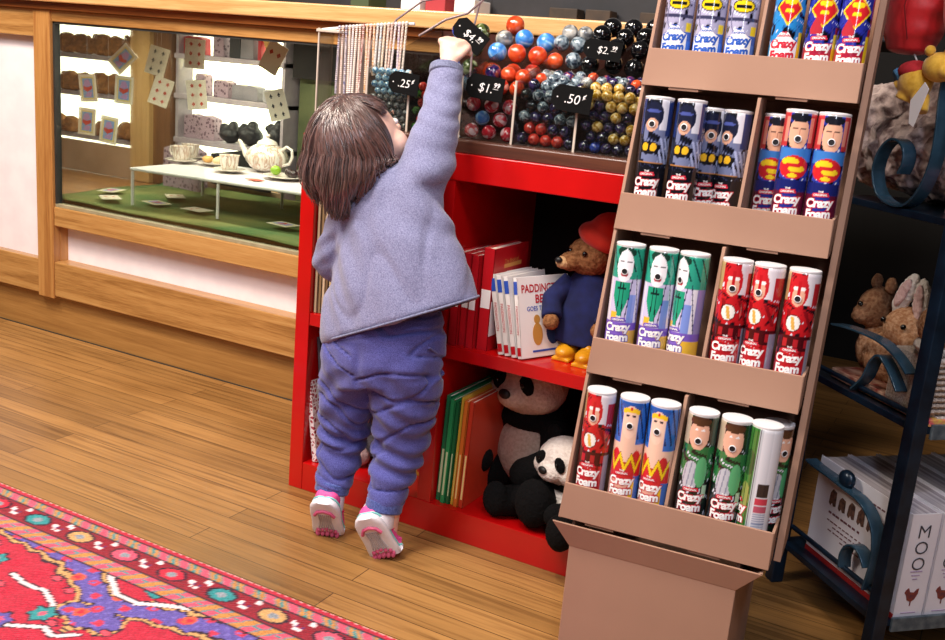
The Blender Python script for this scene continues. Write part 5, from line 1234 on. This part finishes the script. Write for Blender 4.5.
# ------------------------------------------------------------ the child
ch = thing('person', 'toddler in grey sweater and blue leggings on tiptoe reaching into the marbles', 'person', (-1.02, 1.56, 0))
f = Vector((.30, .83, .42)).normalized(); u = Vector((-.28, -.32, .88)); u = (u-f*u.dot(f)).normalized(); r = f.cross(u)
hc = Vector((-1.092, 1.574, .797))
RH = Matrix((r, f, u)).transposed()       # local x=right, y=forward, z=up
def hp(x, y, z): return hc + RH @ Vector((x, y, z))
b = MB()
b.ball(hc, (.068, .078, .078), 32, R=RH).ball(hp(0, .030, -.022), (.056, .052, .056), 24, R=RH)
for s_ in (-1, 1):
    b.ball(hp(s_*.036, .046, -.028), (.029, .027, .028), 16, R=RH)
    b.ball(hp(s_*.068, -.006, -.010), (.007, .014, .020), 12, R=RH)
b.ball(hp(0, .084, -.012), (.011, .012, .010), 12, R=RH).ball(hp(0, .070, -.060), (.019, .015, .013), 12, R=RH)
b.ball(hp(0, .081, -.036), (.014, .006, .0045), 12, R=RH).ball(hp(0, .080, -.042), (.012, .006, .0045), 12, R=RH)
b.tube([(-1.075, 1.572, .755), (-1.045, 1.575, .715), (-1.035, 1.578, .66)], [.036, .034, .05], 16)
b.loft([((-1.030, 1.578, .70), (.085, 0, .02), (0, .045, 0)), ((-1.025, 1.578, .62), (.085, 0, .02), (0, .052, 0)), ((-1.01, 1.578, .50), (.088, 0, .02), (0, .058, 0)), ((-1.008, 1.576, .40), (.092, 0, .012), (0, .060, 0))])
armR = [(-.960, 1.585, .725), (-.958, 1.628, .850), (-.974, 1.675, .935)]
b.tube([armR[0], armR[1]], [.034, .028], 14).tube([armR[1], armR[2]], [.028, .021], 14).ball(armR[1], .0285)
armL = [(-1.100, 1.575, .665), (-1.141, 1.578, .560), (-1.135, 1.640, .510)]
b.tube([armL[0], armL[1]], [.033, .028], 14).tube([armL[1], armL[2]], [.028, .020], 14).ball(armL[1], .028)
legs = [[(-1.060, 1.575, .38), (-1.097, 1.590, .215), (-1.098, 1.558, .105)], [(-.955, 1.575, .39), (-.963, 1.592, .24), (-.958, 1.555, .118)]]
for L in legs: b.tube([L[0], L[1]], [.056, .040], 16).tube([L[1], L[2]], [.039, .025], 16).ball(L[1], .040).tube([L[2], (L[2][0], L[2][1]+.0, L[2][2]-.045), (L[2][0], 1.560, .025)], [.025, .02, .015], 12)
def hand(b, W0, K, fw, side, xr):
    # W0 wrist, K knuckle centre, fw: finger run directions, side: thumb side vector
    W0, K = Vector(W0), Vector(K); side = Vector(side).normalized()
    b.loft([(W0, side*.017, (K-W0).cross(side).normalized()*.014), ((W0+K)/2, side*.023, (K-W0).cross(side).normalized()*.015), (K, side*.024, (K-W0).cross(side).normalized()*.011)], 16)
    b.ball((W0+K)/2, .017, 14)
    for i, (off, ln) in enumerate([(.018, .92), (.0065, 1.0), (-.0055, .95), (-.017, .78)]):
        p = K+side*off; pts = [p - fw[0]*.008]
        for q in fw: pts.append(pts[-1]+q*.0155*ln + (fw[0]*.008 if len(pts) == 1 else Vector((0, 0, 0))))
        b.tube(pts, [.0068, .0066, .006, .0048][:len(pts)], 10)
        for q_, pt in enumerate(pts[:-1]): b.ball(pt, [.0068, .0067, .0061][q_], 10)
        b.ball(pts[-1], .0050, 8)
    t0 = W0+(K-W0)*.35+side*.014
    pts = [t0, t0+side*.010+(K-W0).normalized()*.010, t0+side*.012+(K-W0).normalized()*.018+fw[0]*.012, t0+side*.008+(K-W0).normalized()*.020+fw[0]*.024]
    b.tube(pts, [.009, .0082, .0072, .0055], 10).ball(pts[-1], .0056, 8)
hand(b, (-.976, 1.681, .948), (-.988, 1.706, .990), [Vector((.25, .93, .25)).normalized(), Vector((.35, .80, -.48)).normalized(), Vector((.2, .25, -.95)).normalized()], (.95, -.05, -.15), 1)
hand(b, (-1.132, 1.645, .506), (-1.128, 1.668, .478), [Vector((0, .35, -.94)).normalized(), Vector((0, .1, -1)).normalized(), Vector((0, -.3, -.95)).normalized()], (1, .0, .1), 1)
me = blobmesh(b, .0034, 5, 'body', fac=.4)
skin = mat('child_skin', 'e8b8a4', 'eec4b2', 12, .5, sheen=.1)
skin.node_tree.nodes['Principled BSDF'].inputs['Subsurface Weight'].default_value = .15
skin.node_tree.nodes['Principled BSDF'].inputs['Subsurface Radius'].default_value = (.02, .008, .004)
body = meobj(setmat(me, skin), 'body', ch)
lipm = mat('lips', 'c87470', rough=.5); eyew = mat('eye_white', 'eeeaea', rough=.2); iris = mat('eye_iris', '3a2a20', rough=.1)
for s_ in (-1, 1):
    MB().ball(hp(s_*.026, .0705, .006), (.010, .007, .0065), 14, R=RH).build('eye', eyew, ch, 60, world=True)
    MB().ball(hp(s_*.026, .0768, .007), (.0048, .0022, .0048), 12, R=RH).build('iris', iris, ch, 60, world=True)
    MB().tube([hp(s_*.014, .077, .021), hp(s_*.026, .0765, .025), hp(s_*.038, .068, .021)], [.001, .0018, .001], 6).build('eyebrow', mat('brow_hair', '6a4a3c', rough=.7), ch, 60, world=True)
MB().tube([hp(-.012, .086, -.039), hp(0, .0895, -.0385), hp(.012, .086, -.039)], [.0015, .0032, .0015], 8).build('lips', lipm, ch, 60, world=True)

# sweater
b = MB()
secs = [((-.974, 1.568, .470), (.158, 0, .072), (0, .094, 0)), ((-.978, 1.566, .482), (.158, 0, .070), (0, .097, 0)), ((-.994, 1.570, .545), (.148, 0, .056), (0, .090, 0)), ((-1.000, 1.574, .605), (.122, 0, .046), (0, .080, 0)),
        ((-1.013, 1.577, .668), (.108, 0, .040), (0, .072, 0)), ((-1.028, 1.578, .712), (.098, 0, .040), (0, .060, 0)), ((-1.036, 1.578, .742), (.060, 0, .022), (0, .046, 0)), ((-1.042, 1.577, .755), (.040, 0, .01), (0, .038, 0))]
b.loft(secs, 40)
b.tube([(-.985, 1.580, .690), (-.957, 1.590, .755), (-.955, 1.626, .850), (-.972, 1.668, .925), (-.976, 1.676, .942)], [.062, .050, .0385, .0325, .030], 20)
b.tube([(-1.078, 1.575, .690), (-1.115, 1.575, .630), (-1.144, 1.578, .560)], [.052, .042, .036], 20).ball((-1.144, 1.578, .560), .036, 20).tube([(-1.144, 1.578, .560), (-1.140, 1.612, .532), (-1.134, 1.640, .513)], [.036, .032, .029], 20)
def folds(c, n):
    a = .0024*noise.noise(Vector((c.x*9+c.z*10, c.y*8, c.z*5-c.x*10)))*3.2
    d = (c-Vector((-.945, 1.6, .71))).length      # bunching at the raised shoulder
    a += .0036*math.sin(d*115)*math.exp(-((d-.06)/.045)**2)
    e = (c-Vector((-.957, 1.63, .86))).length; a += .0022*math.sin(c.z*210+c.x*60)*math.exp(-(e/.06)**2)
    e = (c-Vector((-1.14, 1.57, .60))).length; a += .0028*math.sin(c.z*170-c.x*120)*math.exp(-(e/.06)**2)
    e = (c-Vector((-1.10, 1.50, .55))).length; a += .0030*math.sin(c.z*70+c.x*90)*math.exp(-(e/.10)**2)
    rd = 1-abs(2*noise.noise(Vector((c.x*7+c.z*8+3, c.y*6, c.z*4-c.x*7)))); a -= .0034*max(0, rd-.62)/.38*(1 if c.z < .74 else .6)
    a += .004*math.sin(c.x*46+c.z*9)*max(0, .60-c.z)*5*.6
    return a
me = blobmesh(b, .0042, 5, 'sweater', folds)
def heather(name, a, b_, s1, rough=.95, bm_=.5):
    m, nt, bs = newmat(name)
    n1 = N(nt, 'ShaderNodeTexNoise', Scale=s1, Detail=3.0); nt.links.new(coords(nt), n1.inputs['Vector'])
    nt.links.new(ramp(nt, n1.outputs['Fac'], [(.32, C(a)), (.68, C(b_))]), bs.inputs['Base Color'])
    bs.inputs['Roughness'].default_value = rough; bs.inputs['Sheen Weight'].default_value = .25; bs.inputs['Sheen Roughness'].default_value = .5
    bump(nt, bs, n1.outputs['Fac'], bm_, .0015)
    return m
knit = heather('grey_lilac_knit', '66688a', '8c8db0', 420); hem_shade = mat('hem_shade_knit', '2a2a48', '343458', 80, .95)
hn = Vector((.41, 0, -.91)).normalized(); hp0 = Vector((-.974, 1.568, .474))
setmat(me, [knit, hem_shade], lambda c: 1 if ((Vector(c)-hp0).dot(hn) > -.004 and abs((c[0]+.974)/.150)**2+abs((c[1]-1.568)/.088)**2 < 1) else 0)  # hem underside coloured dark for the shade inside the sweater
swt = meobj(me, 'sweater', ch)
# hem band + cuff + shoulder seams as sub-parts
def ring(c, a, b_, n=48, y0=None):
    c, a, b_ = Vector(c), Vector(a), Vector(b_)
    return [c+a*math.cos(2*PI*i/n)+b_*math.sin(2*PI*i/n) for i in range(n+1)]
band = heather('grey_lilac_rib', '5e627e', '8084a4', 300)
MB().tube(ring((-.9745, 1.568, .476), (.1570, 0, .071), (0, .0952, 0)), .0022, 8).build('hem', band, swt, 60, world=True)
MB().tube([(-.9735, 1.671, .930), (-.9765, 1.6775, .945)], [.0325, .0315], 24).build('cuff', band, swt, 60, world=True, bevel=.003)

# leggings
b = MB()
b.loft([((-1.008, 1.574, .49), (.108, 0, .02), (0, .078, 0)), ((-1.006, 1.572, .44), (.122, 0, .028), (0, .088, 0)), ((-1.004, 1.572, .39), (.126, 0, .03), (0, .092, 0)), ((-1.006, 1.574, .345), (.118, 0, .026), (0, .080, 0))], 32)
b.ball((-1.066, 1.545, .385), (.060, .052, .066), 20).ball((-.948, 1.545, .405), (.060, .052, .066), 20)
b.tube([(-1.066, 1.572, .372), (-1.086, 1.580, .290), (-1.098, 1.586, .215), (-1.100, 1.575, .150), (-1.096, 1.552, .098)], [.072, .063, .051, .043, .0345], 24)
b.tube([(-.950, 1.572, .385), (-.957, 1.580, .305), (-.963, 1.587, .240), (-.967, 1.573, .165), (-.965, 1.544, .100)], [.074, .066, .056, .046, .036], 24)
def pf(c, n):
    left = c.x < -1.01 - (c.z-.3)*.1
    k = c.z-(.19 if left else .215)
    a = .0045*math.sin(c.z*155+c.x*38+2.0*noise.noise(c*12))*math.exp(-(k/.085)**2)
    rd = 1-abs(2*noise.noise(Vector((c.x*9, c.y*9, c.z*24+c.x*(9 if left else -9))))); a -= .007*max(0, rd-.80)/.20
    a += .0030*math.sin((c.z-c.x*.9*(1 if left else -1))*95)*math.exp(-((c.z-.31)/.06)**2)*(1 if n.y < .3 else .4)
    a += .0035*noise.noise(Vector((c.x*22, c.y*22, c.z*34)))
    d = math.hypot(c.x+1.006, (c.z-.40)*.35); a -= .006*math.exp(-(d/.010)**2)*(1 if c.y < 1.56 else 0)
    return a
me = blobmesh(b, .0042, 4, 'leggings', pf)
denim = heather('blue_heather_jersey', '2c2e6c', '6062ae', 800, .95, .3)
pt = meobj(setmat(me, denim), 'leggings', ch)
for c_, rr in (((-1.0965, 1.554, .104), .0352), ((-.9655, 1.546, .106), .0368)):
    c_ = Vector(c_); MB().tube([c_+Vector((0, -.003, -.012)), c_+Vector((0, .003, .010))], [rr*.98, rr], 24).build('ankle_cuff', heather('blue_rib_%d' % (rr*1e4), '2f3c7c', '5362a4', 300), pt, 60, world=True, bevel=.003)
MB().tube([(-.886, 1.535, .445), (-.884, 1.56, .43), (-.890, 1.585, .415)], .0022, 8).build('pocket_edge', MATS['blue_heather_jersey'], pt, 60, world=True)

# socks
sockm = mat('white_sock_knit', 'e6e2ea', 'dcd8e2', 200, .9, .3)
for p_ in ((-1.092, 1.545, .088), (-.965, 1.536, .092)):
    MB().tube([(p_[0]-.002, p_[1]-.004, p_[2]-.022), p_, (p_[0], p_[1]+.010, p_[2]+.022)], [.030, .028, .024], 20).build('sock', sockm, ch, 60, world=True)
# shoes
pinkm = mat('hot_pink_mesh', 'e0408c', 'ec5c9e', 240, .6, .3); solew = mat('white_rubber', 'e4e0e6', 'd8d4dc', 30, .45); greyr = mat('grey_rubber', 'a8a2a8', 'bcb6ba', 60, .6); rosr = mat('rose_rubber', 'b8466c', 'c85878', 60, .55); aqua = mat('aqua_trim', '7cc8c8', '90d4d0', 20, .5); hotp = mat('strap_pink', 'e0186c', 'd01060', 20, .5)
def shoe(Hl, Bl, lat, label=None):
    Hl, Bl, lat = Vector(Hl), Vector(Bl), Vector(lat).normalized()
    t = (Bl-Hl).normalized(); n = lat.cross(t).normalized()
    if n.z < 0: n = -n
    lat = t.cross(n) if t.cross(n).dot(lat) > 0 else -t.cross(n)
    L = (Bl-Hl).length; fw = Vector((-.3, 1, 0)).normalized(); fw = (fw-lat*fw.dot(lat)).normalized()
    # stations: position on the sole plane, tangent, normal
    st_ = []
    for s, wd in ((-.010, .016), (-.004, .024), (.008, .030), (.03, .0315), (.055, .031), (.075, .0325), (L-.004, .0335)):
        st_.append((Hl+t*s, n, wd))
    upn = Vector((0, 0, 1))
    for k, wd in ((.010, .033), (.024, .030), (.034, .022), (.039, .012)):
        st_.append((Bl+fw*k+Vector((0, 0, .001)), (n*.25+upn).normalized() if k < .012 else upn, wd))
    so = MB(); so.loft([(p+nn*.0085, lat*wd, nn*.0085) for p, nn, wd in st_], 24, p=3.2)
    sh_ = thing if False else None
    up = MB()
    hs = [.030, .036, .040, .042, .040, .034, .028, .025, .022, .017, .010]
    up.loft([(p+nn*(.012+h*.5), lat*(wd*.88), nn*(h*.5)) for (p, nn, wd), h in zip(st_, hs)], 24, p=2.4)
    me = blobmesh(up, .0028, 3, 'shoe'); o = meobj(setmat(me, pinkm), 'shoe', ch)
    so.build('sole', solew, o, 50, world=True)
    MB().loft([(p+nn*.0185, lat*(wd*.95), nn*.0022) for p, nn, wd in st_[:-3]], 24, p=3).build('trim', aqua, o, 50, world=True)
    # tread: rose heel arc, ribbed grey middle, rose ball
    hc_ = Hl+t*.016
    MB().tube([hc_-lat*.020+t*.012-n*.0008, hc_-lat*.013-n*.0012, hc_-t*.004-n*.0012, hc_+lat*.013-n*.0012, hc_+lat*.020+t*.012-n*.0008], .0036, 8).build('heel_tread', rosr, o, 60, world=True)
    g = MB()
    for k in range(7):
        x = (k-3)*.0052; g.tube([Hl+t*.026+lat*x*.8-n*.0005, Hl+t*.048+lat*x*.7+n*.0008, Hl+t*.070+lat*x-n*.0005], [.0014, .0022, .0014], 6)
    g.build('tread', greyr, o, 60, world=True)
    g = MB()
    for k in range(5):
        x = (k-2)*.0098; g.ball(Bl-t*(.010-abs(k-2)*.001)+lat*x-n*.0002, (.0058, .0035, .0088), 10)
        g.ball(Bl-t*(.024-abs(k-2)*.003)+lat*x*.9-n*.0002, (.0050, .0025, .0050), 10)
    g.build('ball_tread', rosr, o, 60, world=True)
    MB().tube([Bl-t*.045+n*.030+lat*.026, Bl-t*.042+n*.046+lat*.014, Bl-t*.040+n*.052, Bl-t*.042+n*.046-lat*.014, Bl-t*.045+n*.030-lat*.026], .006, 10, flat=.5).build('strap', hotp, o, 60, world=True)
    a = Hl+n*.050
    MB().tube(ring(a+t*.022+n*.002, lat*.0235, t*.026), .0035, 8).build('collar', solew, o, 60, world=True)
shoe((-1.078, 1.500, .083), (-1.094, 1.543, .001), (.93, .36, .0))
shoe((-.968, 1.490, .086), (-.946, 1.533, .003), (.90, .28, .24))

# hair
rng = random.Random(11)
b = MB(); cols_ = []
crown = (u*.93-f*.12+r*.12).normalized()
def strand(end, length, R0, R1, rad, z_end, jit):
    pts = []
    c0 = (crown + Vector((rng.uniform(-.16, .16), rng.uniform(-.16, .16), rng.uniform(-.1, .1)))).normalized()
    n1 = 8
    for i in range(n1+1):
        t = i/n1; d = c0.lerp(end, t).normalized()
        q = RH.transposed() @ d
        rad_l = 1/math.sqrt((q.x/.068)**2+(q.y/.078)**2+(q.z/.078)**2)
        pts.append(hc + d*(rad_l + R0 + (R1-R0)*t + .002*math.sin(i*.9+jit*9)))
    p = pts[-1]; n2 = 6
    dirh = Vector((end.x, end.y, 0)).normalized()
    for i in range(1, n2+1):
        t = i/n2
        q = Vector((p.x, p.y, p.z+(z_end-p.z)*t)) + Vector((.006, .0, 0))*t*t*(1 if end.x < 0 else -.8) + dirh*(.010*math.sin(t*PI)) - dirh*(.012+.012*(end.x > 0))*t*t + Vector((math.sin(t*6+round(jit*6))*.006*t, math.cos(t*5+round(jit*5))*.006*t, 0))
        pts.append(q)
    k = len(pts); rs = [rad*(.6+.6*math.sin(min(1, i/(k-1)*1.4+.15)*PI*.8))*(1 if i < k-2 else (.7 if i == k-2 else .3)) for i in range(k)]
    v0 = len(b.v); b.tube(pts, rs, 6, flat=.55); cols_.append((v0, len(b.v), rng.random()))
# soft cap under the strands
b.v = []; b.f = []; b.m = []
cap = MB(); n_ = 40
vs = []; fs = []; K = 22
for i in range(K+1):
    th = math.radians(8+ i*(118/K))
    for j in range(n_+1):
        ph = 2*PI*j/n_
        loc_ = Vector((math.sin(th)*math.sin(ph), math.sin(th)*math.cos(ph), math.cos(th)))
        vs.append(hc + RH @ Vector((loc_.x*.0735, loc_.y*.0835-.001, loc_.z*.0835)))
for i in range(K):
    for j in range(n_):
        ph = 2*PI*(j+.5)/n_; th = 8+(i+.5)*(118/K)
        if math.cos(ph) > .35 and th > 52: continue
        fs.append((i*(n_+1)+j, i*(n_+1)+j+1, (i+1)*(n_+1)+j+1, (i+1)*(n_+1)+j))
v0 = 0; b.add(vs, fs); cols_.append((0, len(b.v), .15))
for k in range(2600):
    w_ = rng.random(); ph = math.radians(156+w_*200)
    el = rng.uniform(-.55, -.20)
    e = Vector((math.cos(ph), math.sin(ph), el)).normalized()
    mid = math.exp(-((w_-.62)/.20)**2)
    lk = int(w_*13); ze = .712-.052*mid + rng.uniform(-.004, .012) + .012*math.sin(lk*2.3) + max(0, w_-.75)*.20
    strand(e, 0, rng.uniform(.006, .012), rng.uniform(.006, .022)+(.010 if w_ < .45 else 0)*rng.random(), rng.uniform(.0012, .0023), ze, rng.random())
for k in range(220):      # top hair swept to the forehead sides
    ph = rng.uniform(-1.25, 1.25); e = RH @ Vector((math.sin(ph)*.8+.25*(1 if ph > 0 else -1), .45+.3*rng.random(), .55)).normalized()
    pts = []
    for i in range(8):
        t = i/7; d = crown.lerp(e, t).normalized(); q = RH.transposed() @ d
        rad_l = 1/math.sqrt((q.x/.068)**2+(q.y/.078)**2+(q.z/.078)**2); pts.append(hc+d*(rad_l+.007+.003*math.sin(i+k)))
    v0 = len(b.v); b.tube(pts, [.0024]*6+[.0016, .001], 6, flat=.5); cols_.append((v0, len(b.v), rng.random()))
me = b.mesh('hair', attrmat('brown_hair', .27, 0, 30, 0, nmix=.1))
n_v = len(me.vertices); out = np.ones((n_v, 4), dtype=np.float32)
ca, cb = L3('331f1d'), L3('6a4a44')
for a_, z_, q in cols_: out[a_:z_, :3] = ca+(cb-ca)*q
at_ = me.color_attributes.new('Col', 'FLOAT_COLOR', 'POINT'); at_.data.foreach_set('color', out.ravel())
hm = MATS['brown_hair'].node_tree.nodes['Principled BSDF']; hm.inputs['Sheen Weight'].default_value = .15; hm.inputs['Specular IOR Level'].default_value = .9
meobj(me, 'hair', ch)
